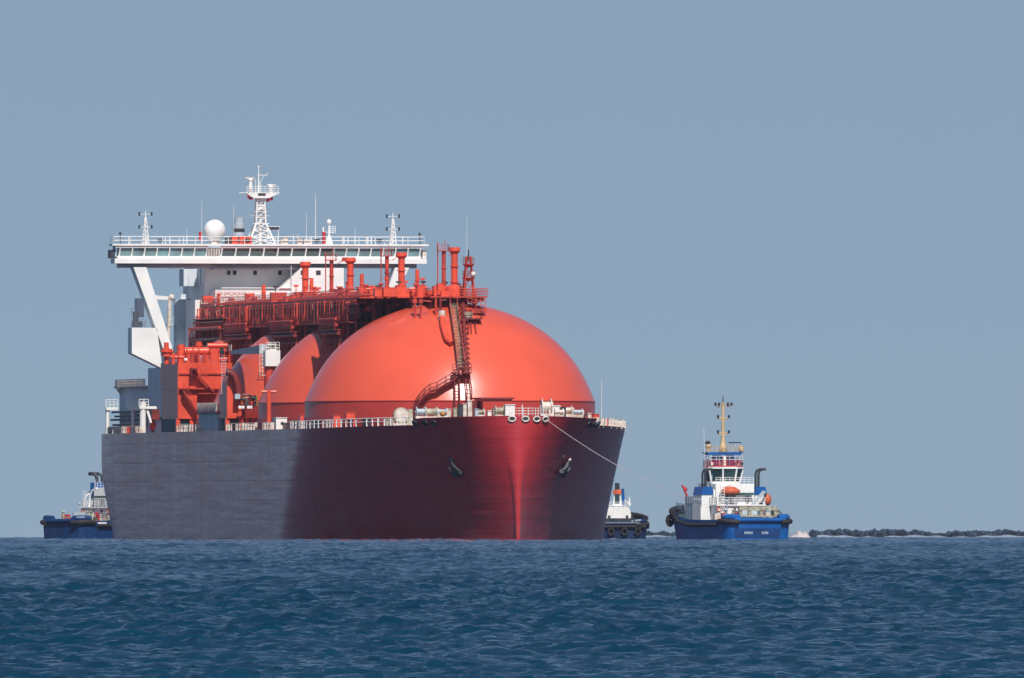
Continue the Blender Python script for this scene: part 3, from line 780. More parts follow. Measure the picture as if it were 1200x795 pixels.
for px, m in ((682, M_yellow), (671, M_yellow), (519, M_yellow)):
    MB().blob((270, Vp(px, 270), 18.35), .4, .45, .4).build('mooring_roller', m, ship, True)

# ---- deck edge rails, boxes along both sides
def deck_rail(u0, u1, sgn, m=M_rust, h=1.05, step=2.7, w_=.17):
    n = max(2, int((u1-u0)/step)); mb = MB()
    for k in range(n+1):
        u = u0+(u1-u0)*k/n; v = sgn*(half(u, DK)-.25); z = ztop(u)
        if rnd.random() < .88: mb.box(u-.06, u+.06, v-.05-w_*rnd.uniform(.2, 1.2), v+w_*rnd.uniform(.8, 2.4), z-.3, z+h*rnd.uniform(.85, 1.05))
    pts = [(u0+(u1-u0)*k/16, sgn*(half(u0+(u1-u0)*k/16, DK)-.25), ztop(u0+(u1-u0)*k/16)+h) for k in range(17)]
    mb.tube(pts, .06, 5); mb.tube([(a, b, c-.5) for a, b, c in pts], .05, 5)
    mb.build('deck_rail', m, ship)
for px0, px1 in ((126, 166), (207, 234), (265, 300), (307, 319), (336, 352)):
    deck_rail(max(1, Up(px0, -half(Up(px0, -23), DK))), Up(px1, -23.5), -1)
deck_rail(226, 250, -1, M_white, 1.15, 2.0, .07)
deck_rail(250, 275, -1, M_white, 1.15, 1.6, .07)
deck_rail(215, 276.5, 1, M_rust, 1.1, 2.4, .2)
for px, m in ((366, M_dark), (372, M_dark), (378, M_rust), (410, M_dark), (416, M_dark), (427, M_dark), (454, M_cream), (459, M_cream)):
    u = Up(px, -22.2) if px < 400 else Up(px, -19.5)
    u = min(u, 262); v = -half(u, DK)+1.6
    v = Vp(px, u); v = max(v, -half(u, DK)+1.0)
    MB().cyl((u, v, ztop(u)-.3), (u, v, ztop(u)+.95), .42, n=14).cyl((u, v, ztop(u)+.95), (u, v, ztop(u)+1.1), .52, n=14).build('bollard', m, ship, True)
for px, w_, y0, m, nm in ((329, 13, 490, M_white, 'deck_locker'), (410, 10, 484, M_orange, 'deck_box'), (394, 8, 487, M_orange, 'deck_box'), (353, 4, 487, M_orange, 'deck_box')):
    u = 222 if px > 350 else 207; v = Vp(px, u)
    if math.hypot(u-226, v) < RAD+1.2 or px > 350: u = 226+math.sqrt(max(0, (RAD+1.5)**2-v*v)); v = Vp(px, u)
    h = w_/16; zt_ = Zp(y0, u, v)
    mb = MB().box(u-.8, u+.8, v-h, v+h, 16, zt_); mb.box(u-.9, u+.9, v-h-.06, v+h+.06, zt_, zt_+.08); bx_ = mb.build(nm, m, ship)
    if m is M_white:
        MB().cyl((u+.8, v+.1, zt_-.8), (u+.84, v+.1, zt_-.8), .25, n=12).build('porthole', M_dark, bx_)
        MB().box(u-3, u-1, v-h, v+h*.3, 16, zt_+.1).build('locker_annex', M_rust, bx_)
# starboard hose davit post with T head
u = 196; v = -22.3; px = PX(u, v)
MB().cyl((u, v, 16), (u, v, Zp(458, u, v)), .34, n=12).cyl((u, v-1.1, Zp(459, u, v)), (u, v+1.1, Zp(459, u, v)), .16, n=8).build('hose_post', M_orange, ship, True)
MB().box(204, 216, -22, -20.5, 16.2, 17.3).build('deck_box', M_maroon, ship)
# port side: antenna and boxes
u = 245; v = Vp(705, u); MB().cyl((u, v, 16), (u, v, Zp(446, u, v)), .05, .03, 6).build('whip_antenna', M_white, ship)
for px, w_, y0, m in ((711, 6, 491, M_orange), (716, 5, 492, M_rust), (726, 4, 492, M_rust)):
    u = 255; v = min(Vp(px, u), half(u, DK)-1.1); h = w_/16; MB().box(u-.5, u+.5, v-h, v+h, 16, Zp(y0, u, v)).build('deck_box', m, ship)
for px in (683, 687, 692, 696):
    u = 240; v = Vp(px, u); MB().box(u-.4, u+.4, v-.35, v+.35, 16, Zp(486+rnd.random()*2, u, v)).build('deck_box', M_orange, ship)

# ---- compressor house on the starboard side between the aft domes
u0, u1 = 92, 110; va, vb = -23.3, Vp(275, 110); zt = Zp(425, 110, va); zl = Zp(491, 110, va)
ch = empty('compressor_house', (0, 0, 0)); ch.parent = ship
zm0, zm1 = Zp(461, u1, va), Zp(456, u1, va)
vl = Vp(251, u1)
MB().box(u0, u1, va, vb, zm1, zt).build('upper_storey', M_orange, ch)
MB().box(u0, u1-1.4, va+.2, vb, zl, zm1-.003).box(u1-1.4, u1, va, Vp(209.5, u1), zl, zm1-.003).build('middle_storey', M_orange, ch)
MB().box(u1-1.4, u1+.1, Vp(209.6, u1), Vp(231, u1), zl, zm0).build('front_block', M_orange, ch)
MB().box(u0, u1-1.5, Vp(226, u1), vb, 16.1, zl-.003).build('lower_storey', M_maroon, ch)
for px in (208.5, 224.5): v = Vp(px, u1); MB().box(u1-.9, u1-.1, v-.25, v+.35, 16.1, zl-.003).build('house_leg', M_orange, ch)
MB().box(u0+.2, u1-2, va+.03, va+.25, 16.3, zl-.004).build('side_panel', M_green, ch)
MB().box(u1-.6, u1-.5, Vp(211, u1), Vp(222, u1), 16.2, zl-.1).build('doorway', M_green, ch)
zled = Zp(438, u1, va)
MB().box(u1, u1+.25, va+.1, vb, zled-.12, zled+.12).build('ledge', M_orange2, ch)
MB().box(u1, u1+.9, Vp(209.5, u1), Vp(253, u1), zm1-.05, zm1+.15).build('ledge', M_orange2, ch)
MB().box(u1-.05, u1+1.3, Vp(231, u1), vb, Zp(462, u1), Zp(461, u1)).build('landing', M_orange2, ch)
for (xa, ya, xb, yb) in ((226, 430, 250, 457), (215, 457, 240, 492)):
    uu = u1+1.6; p = Vector((uu, Vp(xa, uu), Zp(ya, uu))); q = Vector((uu, Vp(xb, uu), Zp(yb, uu))); f_ = Vector((-1.2, 0, 0))
    st = MB().prism([p, q, q+Vector((0, 0, -.35)), p+Vector((0, 0, -.35))], (.06, 0, 0)).prism([p+f_, q+f_, q+f_+Vector((0, 0, -.35)), p+f_+Vector((0, 0, -.35))], (.06, 0, 0)).build('stair', M_orange2, ch)
    mb = MB()
    for t in np.linspace(0, 1, 15): c = p.lerp(q, t); mb.box(c.x-1.15, c.x, c.y-.16, c.y+.16, c.z-.2, c.z-.14)
    mb.cyl(p+Vector((0, 0, 1)), q+Vector((0, 0, 1)), .06, n=5).cyl(p+Vector((0, 0, .5)), q+Vector((0, 0, .5)), .04, n=5)
    for t in np.linspace(0, 1, 6): c = p.lerp(q, t); mb.cyl(c, c+Vector((0, 0, 1)), .05, n=4)
    mb.build('handrail', M_orange2, ch)
pl = Vector((u1, Vp(222, u1), Zp(432, u1)))
MB().box(u1, u1+2.2, Vp(222, u1), Vp(230, u1), pl.z-.2, pl.z).box(u1, u1+2.2, Vp(222, u1), Vp(222, u1)+.1, pl.z-1.2, pl.z-.2).build('stair_landing', M_maroon, ch)
MB().rail([(u1+1.2, va, zt), (u1-.2, va+.1, zt), (u1-.2, vb-.1, zt)], 1.1, .8, .05).build('railing', M_orange, ch)
# machinery on its roof
def rf(px, py0, py1, w_, u=104, m=M_orange, nm='roof_unit', round_=False):
    v = Vp(px, u); z1, z0_ = Zp(py0, u, v), Zp(py1, u, v); h = w_/16
    mb = MB()
    if round_: mb.cyl((u, v, z0_), (u, v, z1), h, n=14).cyl((u, v, z0_+(z1-z0_)*.55), (u, v, z0_+(z1-z0_)*.75), h*1.25, n=14)
    else: mb.box(u-1, u+1, v-h, v+h, z0_, z1)
    return mb.build(nm, m, ch, round_)
for a in ((195, 401.5, 427, 6, 100, M_orange, 'gooseneck_vent', True), (195.5, 409, 418, 14, 100, M_orange, 'vent_head', True), (213, 408, 427, 12, 104, M_orange, 'vent_head', True), (212, 404, 413, 9, 104, M_orange, 'gooseneck_vent', True),
          (233, 400.5, 413, 8, 103, M_orange, 'gooseneck_vent', True), (252, 409, 421, 14, 107, M_orange, 'roof_unit', False), (228, 418, 427, 10, 100, M_orange2, 'roof_unit', False), (241, 414, 427, 6, 98, M_orange2, 'roof_unit', False),
          (264, 412, 427, 7, 100, M_orange2, 'roof_unit', False), (270, 417, 427, 5, 106, M_orange, 'roof_unit', True), (203, 414, 427, 5, 108, M_orange, 'roof_unit', True), (221, 415, 427, 3, 108, M_orange, 'roof_unit', True), (260, 408, 420, 5, 108, M_dark, 'roof_unit', True)):
    rf(*a)
for xa, xb, py, r, u in ((216, 244, 412, .62, 106), (243, 278, 405.5, .42, 104), (256, 266, 421, .3, 108), (200, 216, 419, .3, 108)):
    z = Zp(py, u); MB().tube([(u, Vp(xa, u), z), (u, Vp(xb, u), z)], r, 14).build('roof_pipe', M_orange, ch, True)
for px in (219, 226, 233, 240, 247, 256, 263, 269, 275):
    u = 108; v = Vp(px, u); MB().cyl((u, v, zt), (u, v, Zp(405+rnd.random()*8, u, v)), .1, n=6).build('standpipe', M_orange2, ch, True)
u = 109; v = Vp(217, u); MB().blob((u+.6, v, Zp(422, u)), .3, .32, .32).build('roof_lamp', M_white, ch, True)

# side deckhouse with its rail, and the manifold house in front of the third dome
MB().box(131, 151.4, -23.25, -21.4, 16.2, 18.9).build('side_deckhouse', M_grey, ship)
MB().box(131, 151.8, -23.52, -21.2, 18.92, 19.22).build('walkway_floor', M_maroon, ship)
o = MB().tube([(131, -23.4, 19.5), (151, -23.4, 19.5)], .06, 5)
for k in range(22):
    u = 131.2+k*.9; o.box(u-.06, u+.06, -23.5, -23.5+rnd.uniform(.15, .6), 19.23, 20.5)
o.tube([(131, -23.4, 20.5), (151, -23.4, 20.5)], .06, 5).build('walkway_rail', M_rust, ship)
mh = empty('manifold_house', (0, 0, 0)); mh.parent = ship
ua, ub = 152, 160; v0 = -23.2
za, zb_ = Zp(440, ub, v0), Zp(462, ub, v0); zleg = Zp(490, ub, v0)
MB().box(ua, ub, v0, Vp(283, ub), zb_-3.6, zb_).prism([(ub, v0, zb_+.003), (ub, Vp(283, ub), zb_+.003), (ub, Vp(279, ub), Zp(455, ub)), (ub, Vp(274, ub), Zp(443, ub)), (ub, Vp(268, ub), za), (ub, v0, za-1)], (-5, 0, 0)).build('manifold_wall', M_orange, mh)
MB().box(ua, ub-.1, v0+.01, Vp(303, ub), zleg, zb_-3.605).build('manifold_base', M_orange, mh)
for px in (267, 283, 290, 297, 302):
    v = Vp(px, ub); MB().box(ub-1, ub-.3, v-.3, v+.3, 16.1, zleg-.003).build('house_leg', M_orange, mh)
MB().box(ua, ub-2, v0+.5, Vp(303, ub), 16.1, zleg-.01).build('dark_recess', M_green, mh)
arc = [(265, 436.5), (270, 437), (274.5, 441), (277.5, 448), (279.5, 457), (280, 466)]
MB().tube([(ub+1, Vp(x, ub+1), Zp(y, ub+1)) for x, y in arc], .55, 12).build('dark_arch', M_maroon, mh, True)  # dark maroon tube bent in an arch along the wall edge
MB().box(ub+.2, ub+1.8, Vp(273.5, ub), Vp(279.5, ub), Zp(468, ub), Zp(462, ub)).build('white_cabinet', M_grey, mh)
for i in range(20):
    px = rnd.uniform(279, 302); u = rnd.uniform(153, 161); v = Vp(px, u); z0_ = Zp(476, u, v); z1 = Zp(rnd.uniform(462, 470), u, v)
    mb = MB().cyl((u, v, z0_), (u, v, z1), .16, n=8).cyl((u, v, z1), (u, v-.9, z1-.1), .16, n=8).cyl((u, v-.9, z1-.1), (u, v-1.05, z1-.1), .32, n=10)
    mb.build('manifold_pipe', rnd.choice((M_orange2, M_maroon, M_yellow, M_orange2, M_green)), mh, True)
for px in (281, 284.5, 291, 294.5):
    v = Vp(px, 161.4); MB().cyl((161.3, v, Zp(477.5, 161)), (161.6, v, Zp(477.5, 161)), .24, n=12).build('pipe_flange', M_white, mh)
MB().rail([(160.5, Vp(279, 160), Zp(480, 160)), (160.5, Vp(303, 160), Zp(480, 160))], 1.2, .9, .06).build('railing', M_orange2, mh)
# cladding ladder on the dome beside the house
MB().rail([(150.5, -22.6, 19.3), (150.5, -22.0, 19.3)], 8, .6, .05, 18).build('ladder', M_grey, ship)

# ---- hose crane
cr = empty('hose_crane', (0, 0, 0)); cr.parent = ship
u = 165; v = Vp(316, u)
MB().cyl((u, v, 16.1), (u, v, Zp(429, u, v)), .95, .8, 16).build('pedestal', M_orange2, cr, True)
v0, v1 = Vp(309, u), Vp(327, u)
MB().box(u-1.6, u+1.2, v0+.1, v1, Zp(429.5, u), Zp(411, u)).build('crane_house', M_white, cr)
MB().box(u-1, u+.8, v0+.5, v0+1.8, Zp(411, u)+.003, Zp(403, u)).box(u-.5, u+.6, v0+1.9, v1-.3, Zp(411, u)+.003, Zp(407, u)).build('crane_cab', M_rust, cr)
MB().rail([(u+.9, v0+.3, Zp(411, u)), (u+.9, v1-.1, Zp(411, u))], 1.2, .7, .05).build('railing', M_white, cr)
MB().box(u+.803, u+.83, v0+.7, v0+1.5, Zp(409, u), Zp(405, u)).build('cab_window', M_dark, cr)
mb = MB().rail([(u, v0-.6, Zp(440, u)), (u, v0+.2, Zp(440, u))], 4.6, .5, .06, 8); mb.box(u-.8, u+.9, v0-.7, v0+.2, Zp(440, u)-.1, Zp(440, u)).build('crane_ladder', M_rust, cr)
MB().box(u-.7, u+1.6, Vp(301, u), Vp(309, u), Zp(445, u)-.15, Zp(445, u)).rail([(u+1.6, Vp(301, u), Zp(445, u)), (u+1.6, Vp(309, u), Zp(445, u))], 1, .5, .05).build('crane_platform', M_maroon, cr)
uj = Up(271, v0-1.2)
vj = v0+.3
uj = Up(273, vj)
MB().prism([(u-1.6, vj-.6, Zp(404.5, u)), (u-1.6, vj-.6, Zp(415, u)), (uj, vj-.4, Zp(415.5, uj)), (uj, vj-.4, Zp(411.5, uj))], (0, .9, 0)).build('jib', M_grey, cr)  # grey of the jib's shadow side put into its paint
MB().cyl((uj, vj, Zp(415.5, uj)), (uj, vj, Zp(441, uj)), .05, n=5).cyl((uj, vj, Zp(441, uj)), (uj, vj, Zp(445, uj)), .3, .2, 8).build('hook', M_dark, cr)
MB().rail([(uj-.5, vj-.6, Zp(411.5, uj)), (uj+2.5, vj-.6, Zp(411.5, uj))], .9, .8, .05).build('railing', M_rust, cr)

# ---- superstructure
acc = empty('accommodation_block', (0, 0, 0)); acc.parent = ship
UF = 56.0
vL, vR = Vp(240, UF), Vp(397, UF)
zT = Zp(313, UF)
MB().box(33, UF, vL, vR, 16.2, zT).build('tower', M_white, acc)
# recess under the bridge: the sunlit part of the front stands further forward
zs = Zp(338.5, UF)
poly = [(320, 341), (346.5, 314.5), (396.5, 314.5), (396.5, 341)]
MB().prism([(UF+.02, Vp(x, UF), Zp(y, UF)) for x, y in poly], (5.5, 0, 0)).build('front_bay', M_white, acc)
MB().box(UF+.02, UF+5.52, Vp(246, UF), vR, 30.5, Zp(341.2, UF)).build('front_base', M_white, acc)
MB().box(UF+5.2, UF+5.8, Vp(253, UF), Vp(335, UF), Zp(338.6, UF), Zp(337.6, UF)).build('front_ledge', M_white, acc)
for px in (268, 275, 299, 328):
    v = Vp(px, UF); MB().box(UF, UF+.06, v-.27, v+.27, Zp(322.5, UF), Zp(317.5, UF)).build('porthole', M_dark, acc)
for px in (355, 373):
    v = Vp(px, UF+5.5); MB().box(UF+5.53, UF+5.6, v-.36, v+.36, Zp(322.5, UF), Zp(317.5, UF)).build('porthole', M_dark, acc)
v = Vp(341, UF+5.5); MB().cyl((UF+5.65, v, Zp(346, UF)), (UF+5.65, v, Zp(312, UF)), .08, n=6).build('down_pipe', M_grey, acc)
rot = (R(90), 0, R(90))
for xa, xb in ((251, 288), (342, 386)):
    us_ = UF+5.56; v = Vp(xa, us_); wd = Vp(xb, us_)-v
    t = lettering('NO SMOKING', 1.0, M_text, acc, (us_, v, Zp(341.8, us_)-.62), rot)
    t.scale = (wd/max(vv.co.x for vv in t.data.vertices),)*1+(.75, 1)
MB().rail([(UF+5.8, Vp(246, UF), Zp(349, UF)), (UF+5.8, Vp(300, UF), Zp(349, UF))], 1.1, 1.2, .05).build('railing', M_white, acc)
# lower blocks aft and to starboard
MB().box(42, 66, -18, 18, 16.2, Zp(431, 60)).build('lower_block', M_pale, acc)
MB().box(7, 41.9, -17.4, 17.4, 16.2, Zp(455, 20)).build('aft_block', M_pale, acc)
MB().box(50, 60, -13.3, vL-.01, 26.0, Zp(352, 56)).build('stair_trunk', M_white, acc)
MB().box(36, 52, Vp(232, 50), vL-.01, Zp(335, 50), zT).build('side_annex', M_pale, acc)
ga, gb = Up(216, vL-1.6), 54
MB().box(max(ga, 36), 50, vL-2.4, vL-.02, Zp(336, 45), Zp(316, 45)).build('side_balcony', M_pale, acc)
MB().rail([(36, vL-2.5, Zp(316, 45)), (50, vL-2.5, Zp(316, 45))], 1.1, 1.5, .05).build('railing', M_white, acc)
# grey exhaust casing to starboard
u = 40; v = Vp(214.5, u)
MB().cyl((u, v, 26), (u, v, Zp(351, u)), 1.45, n=28).cyl((u, v, Zp(351, u)), (u, v, Zp(345, u)), .5, n=12).build('exhaust_casing', M_pale, acc, True)
MB().box(u-2.4, u+2.4, v-2.4, v+2.4, Zp(381.6, u), Zp(380.4, u)).build('casing_platform', M_pale, acc)
MB().rail([(u+2.3, v-2.3, Zp(380.4, u)), (u+2.3, v+2.3, Zp(380.4, u))], 1.1, .9, .05).build('railing', M_white, acc)
MB().box(33, 47, v-2.3, v+4, 23.7, 29.5).build('casing_base', M_pale, acc)
for py in (403, 367): MB().blob((u+1.4, v+.9, Zp(py, u)), .35, .35, .3).build('casing_lamp', M_white, acc, True)
# diagonal wing struts
def strut(pts, m=M_white, off=(-2.6, 0, 0), name='wing_strut', us=61.7):
    return MB().prism([(us, Vp(x, us), Zp(y, us)) for x, y in pts], off).build(name, m, acc)
strut([(156.5, 313.6), (171.5, 313.6), (203, 411), (194, 416), (188, 400)], off=(-3.6, 0, 0))
strut([(478.5, 313.6), (463, 313.6), (430, 411), (441, 411)], off=(-3.6, 0, 0))
MB().prism([(61.5, Vp(x, 61.5), Zp(y, 61.5)) for x, y in ((471, 313.6), (479.5, 313.6), (476, 322))], (-3.2, 0, 0)).build('strut_gusset', M_white, acc)
# starboard wing house (slanted foot)
strut([(154.5, 384.5), (184, 384.5), (190, 432), (180, 427), (154.5, 414.5)], off=(-4.2, 0, 0), name='wing_house')
u = UF-1
MB().rail([(u, Vp(154, u), Zp(384, u)), (u, Vp(170, u), Zp(384, u))], 1.15, .7, .05).build('railing', M_white, acc)
MB().box(u-2.2, u, Vp(157, u), Vp(167, u), Zp(384, u), Zp(377, u)).cyl((u-1, Vp(160, u), Zp(377, u)), (u-1, Vp(160, u), Zp(366, u)), .45, n=12).build('raft_canister', M_rust, acc, True)
MB().rail([(u, Vp(154, u), Zp(372, u)), (u, Vp(164, u), Zp(372, u))], 1.3, .7, .05).build('railing', M_white, acc)
MB().box(u-3, u-1, Vp(161, u), Vp(170, u), Zp(372, u), Zp(350, u)).build('davit_house', M_pale, acc)
# provision crane with its arm behind the strut
u = 44; z = Zp(350, u)
MB().prism([(u, Vp(178, u), Zp(346, u)), (u, Vp(199, u), Zp(348, u)), (u, Vp(199, u), Zp(352, u)), (u, Vp(178, u), Zp(351, u))], (-1, 0, 0)).build('provision_crane', M_white, acc)
MB().cyl((u, Vp(198, u), Zp(384, u)), (u, Vp(199, u), Zp(350, u)), .33, n=10).blob((u, Vp(201, u), Zp(349, u)), .5, .5, .5).build('crane_post', M_rust, acc, True)
MB().cyl((u, Vp(197.5, u), 26), (u, Vp(197.5, u), Zp(384, u)), .3, n=10).build('crane_post', M_rust, acc, True)
# left block railing, platforms and aft deck frame (all starboard quarter)
us_ = 25; vq = -17.5
MB().box(7, 40, vq-.8, vq+3, Zp(455, 20)+.003, Zp(455, 20)+.25).build('roof_edge', M_rust, acc)
MB().rail([(8, vq-.7, Zp(454, 20)), (40, vq-.7, Zp(454, 20))], 1.15, .9, .07).build('railing', M_rust, acc)
MB().rail([(8, vq+3, Zp(454, 20)), (8, vq-.7, Zp(454, 20))], 1.15, .9, .07).build('railing', M_rust, acc)
vk = Vp(146, 9)
MB().lathe([(.6, -.9), (1.3, 0), (1.3, .15)], (9, vk, Zp(457, 10)), 20).build('lookout_platform', M_rust, acc, True)
MB().rail([(9+1.3*math.cos(t), vk+1.3*math.sin(t), Zp(456, 10)) for t in np.linspace(0, 2*math.pi, 13)], 1.15, 1, .06).build('railing', M_rust, acc)
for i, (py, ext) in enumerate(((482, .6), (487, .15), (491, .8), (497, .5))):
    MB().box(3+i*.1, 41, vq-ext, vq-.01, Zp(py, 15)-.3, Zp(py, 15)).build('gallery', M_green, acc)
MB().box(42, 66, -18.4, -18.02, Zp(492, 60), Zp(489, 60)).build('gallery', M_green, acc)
# lifeboat and mooring davits at the deck edge
fr = empty('davit_frame', (0, 0, 0)); fr.parent = ship
def q(px, v=-18.9): return Up(px, v)
zt_ = Zp(478, 10); vv = -19.3
for px, w_, y0, u in ((126, .30, 478, 14), (155.5, .22, 478, 48), (167.5, .45, 471, 68), (165, .14, 478, 68)):
    v = Vp(px, u)
    MB().cyl((u, v, 16.1), (u, v, Zp(y0, u)), w_, n=10).build('davit_post', M_white, fr, True)
for xa, xb, y0, y1, u in ((124, 138, 477.5, 481, 14), (152, 161, 477, 481, 48), (163, 183, 476.5, 479.5, 68)):
    MB().box(u-.5, u+.5, Vp(xa, u), Vp(xb, u), Zp(y1, u), Zp(y0, u)).build('davit_beam', M_white, fr)
for xa, xb, u in ((124, 138, 14), (163, 174, 68)):
    MB().rail([(u, Vp(xa, u), Zp(477.5, u)), (u, Vp(xb, u), Zp(477.5, u))], 1.2, .6, .06).build('railing', M_white, fr)
MB().cyl((68, Vp(172, 68), Zp(479, 68)), (68.5, Vp(176.5, 68), Zp(496, 68)), .2, n=8).build('davit_brace', M_white, fr)
MB().box(66, 69, Vp(176, 67), Vp(184.5, 67), Zp(492, 67), Zp(480, 67)).build('winch_house', M_maroon, ship)
MB().blob((67, Vp(179, 67), 17.5), .6, .55, .75).build('rescue_buoy', M_orange, ship, True)
MB().cyl((67, Vp(179, 67), 16), (67, Vp(179, 67), Zp(491, 67)), .2, n=8).build('winch_post', M_maroon, ship)
for px in (141, 148, 160, 171):
    u = 1+(px-126)/1.25; MB().cyl((u, -19.2, 16.2), (u, -19.2, 17.4), .45, n=12).build('bollard', rnd.choice((M_dark, M_orange2, M_rust)), ship, True)
MB().cyl((0.6, -18.6, 16), (.6, -18.6, Zp(480, 0)), .1, n=6).build('stern_post', M_dark, ship)

# ---- the bridge, from wing tip to wing tip
br = empty('bridge', (0, 0, 0)); br.parent = ship
UB = 61.0
vA, vB_ = Vp(136, UB), Vp(494, UB)
z_roof = Zp(286.3, UB); z_w1 = Zp(291, UB); z_w0 = Zp(300.5, UB); z_l1 = Zp(301.5, UB); z_l0 = Zp(309.2, UB)
MB().box(57.8, UB-.9, vA+.6, vB_-.6, z_l0, z_roof-.45).build('bridge_room', M_white, br)
MB().box(45, 57.79, Vp(240, UF), Vp(397, UF), z_l0, z_roof-.45).build('chart_room', M_white, br)
MB().box(44.5, 57.49, Vp(239, UF), Vp(398, UF), z_roof-.285, z_roof-.005).build('chart_room_roof', M_white, br)
MB().box(57.5, UB+.35, Vp(131.5, UB), Vp(502, UB), z_roof-.28, z_roof).build('bridge_roof', M_white, br)
MB().box(UB-1.0, UB+.12, vA-.1, vB_+.1, z_w1, z_roof-.3).build('window_header', M_white, br)
MB().box(UB-1.0, UB-.35, vA+.2, vB_-.2, z_l1+.1, z_w0).build('window_sill', M_white, br)
MB().box(57.6, UB+.9, Vp(133.5, UB), Vp(499, UB), z_l0, z_l0+.75).build('wing_deck', M_white, br)
MB().box(57.7, UB+.55, Vp(137, UB), Vp(493, UB), z_l0+.76, z_l1+.1).build('wing_bulwark', M_white, br)
MB().box(58, UB-1.4, Vp(140, UB), Vp(490, UB), Zp(314.2, UB), z_l0-.003).build('wing_girder', M_grey, br)  # shadow on this set-back face put into its grey paint
MB().box(UF+.03, UF+4.2, Vp(246, UF), Vp(345, UF), Zp(316.5, UF), Zp(314.3, UF)).build('girder_bracket', M_grey, br)
def window(xa, xb, m, slant=.35):
    a, b_ = Vp(xa+.9, UB), Vp(xb-.9, UB)
    p = [(UB-.62, a, z_w0+.003), (UB-.62, b_, z_w0+.003), (UB-.12, b_+.0, z_w1-.003), (UB-.12, a+.0, z_w1-.003)]
    return MB().prism(p, (-.1, 0, 0)).build('window', m, br)
xsL = np.linspace(140, 242, 8); xsC = np.linspace(259.5, 391, 9); xsR = np.linspace(391, 492, 8)
for xs_, m in ((xsL, M_glass2), (xsC, M_glass), (xsR, M_glass2)):
    for a, b_ in zip(xs_, xs_[1:]): window(a, b_, m)
    for x in xs_:
        v = Vp(x, UB)
        MB().prism([(UB-.5, v-.11, z_w0), (UB-.5, v+.11, z_w0), (UB+.12, v+.24, z_w1), (UB+.12, v+.02, z_w1)], (-.3, 0, 0)).build('mullion', M_white, br)
MB().box(UB-1.2, UB-1.0, Vp(242, UB), Vp(259, UB), z_w0, z_w1).build('recessed_window', M_dark, br)
MB().box(UB-.3, UB+.4, Vp(243, UB), Vp(258, UB), z_w1+.003, z_roof-.3).build('recess_canopy', M_grey, br)
for k in range(5): MB().box(UB+.1, UB+.3, Vp(244+k*3, UB), Vp(245+k*3, UB), z_l1, z_w1).build('recess_bar', M_rust, br)
# closed wing tips, rails and lights
for sg, xt in ((-1, 136), (1, 494)):
    v = Vp(xt, UB); MB().box(58, UB-.5, v-.1, v+.1, z_l1, z_roof-.3).build('wing_end', M_glass2 if sg > 0 else M_grey, br)
MB().rail([(UB+.2, Vp(133, UB), z_roof), (UB+.2, Vp(497, UB), z_roof)], 1.15, 2.6, .06, 2).build('railing', M_white, br)
MB().rail([(57.8, Vp(133, UB), z_roof), (UB+.2, Vp(133, UB), z_roof)], 1.15, 2.6, .06, 2).build('railing', M_white, br)
MB().rail([(57.8, Vp(497, UB), z_roof), (UB+.2, Vp(497, UB), z_roof)], 1.15, 2.6, .06, 2).build('railing', M_white, br)
MB().rail([(57.8, Vp(133, UB), z_roof), (57.8, Vp(497, UB), z_roof)], 1.15, 2.9, .06, 2).build('railing', M_white, br)
for px, z in ((132, z_l0), (498, z_l0)):
    v = Vp(px, UB); MB().box(UB-3, UB-.4, v-.3, v+.3, z+.8, z+2.1).build('side_light_box', M_rust if px > 300 else M_dark, br)
for px in (142, 493): v = Vp(px, UB); MB().cyl((UB-1, v, z_roof), (UB-1, v, z_roof+1.5), .07, n=6).blob((UB-1, v, z_roof+1.6), .22, .22, .22).build('roof_lamp', M_dark, br)
for px in (188, 290, 372, 445): v = Vp(px, UB); MB().box(UB-.6, UB-.2, v-.4, v+.4, z_roof+.4, z_roof+.8).cyl((UB-.4, v, z_roof), (UB-.4, v, z_roof+.4), .06, n=5).build('searchlight', M_dark, br)

# ---- everything on the bridge roof
u = 59.3
def mastlet(px, ytop, h_):
    v = Vp(px, u); zt = Zp(ytop, u, v); m_ = MB()
    for su in (-1, 1):
        for sv in (-1, 1): m_.cyl((u+su*.5, v+sv*.5, z_roof), (u+su*.12, v+sv*.12, zt-1), .055, n=5)
    for k in range(6):
        t0, t1 = k/6, (k+1)/6; w0, w1 = .5-.38*t0, .5-.38*t1; za, zb = z_roof+(zt-1-z_roof)*t0, z_roof+(zt-1-z_roof)*t1
        for sg in (-1, 1): m_.cyl((u+sg*w0, v-w0, za), (u+sg*w1, v+w1, zb), .04, n=4).cyl((u+sg*w0, v+w0, za), (u+sg*w0, v-w0, za), .04, n=4)
    m_.cyl((u, v, zt-1.2), (u, v, zt), .07, n=6).cyl((u, v, z_roof), (u, v, zt-1), .13, n=6)
    mm = m_.build('signal_mast', M_white, br)
    for py in (ytop+4, ytop+19):
        z = Zp(py, u)
        MB().cyl((u, v-.95, z), (u, v+.95, z), .04, n=4).build('light_arm', M_white, mm)
        for s_ in (-1, 1): MB().cyl((u, v+s_*.95, z-.25), (u, v+s_*.95, z+.3), .15, n=8).build('signal_lamp', M_dark, mm, True)
mastlet(170.5, 247.5, 0); mastlet(460.5, 249.5, 0)
u = 57.6
v = Vp(251.5, u); zc = Zp(270.3, u, v)
rd = MB().blob((u, v, zc), 1.68, 1.68, 1.68, n=32, m=20).build('satellite_radome', M_white, br, True)
MB().cyl((u, v, z_roof), (u, v, zc-1.3), .75, .55, 14).build('radome_base', M_rust, rd, True)
v = Vp(281, u); MB().cyl((u-1, v, z_roof), (u-1, v, Zp(262, u)), .85, n=22).cyl((u-1, v, Zp(262, u)), (u-1, v, Zp(255, u)), .72, n=22).build('roof_funnel', M_dark if False else M_grey, br, True)
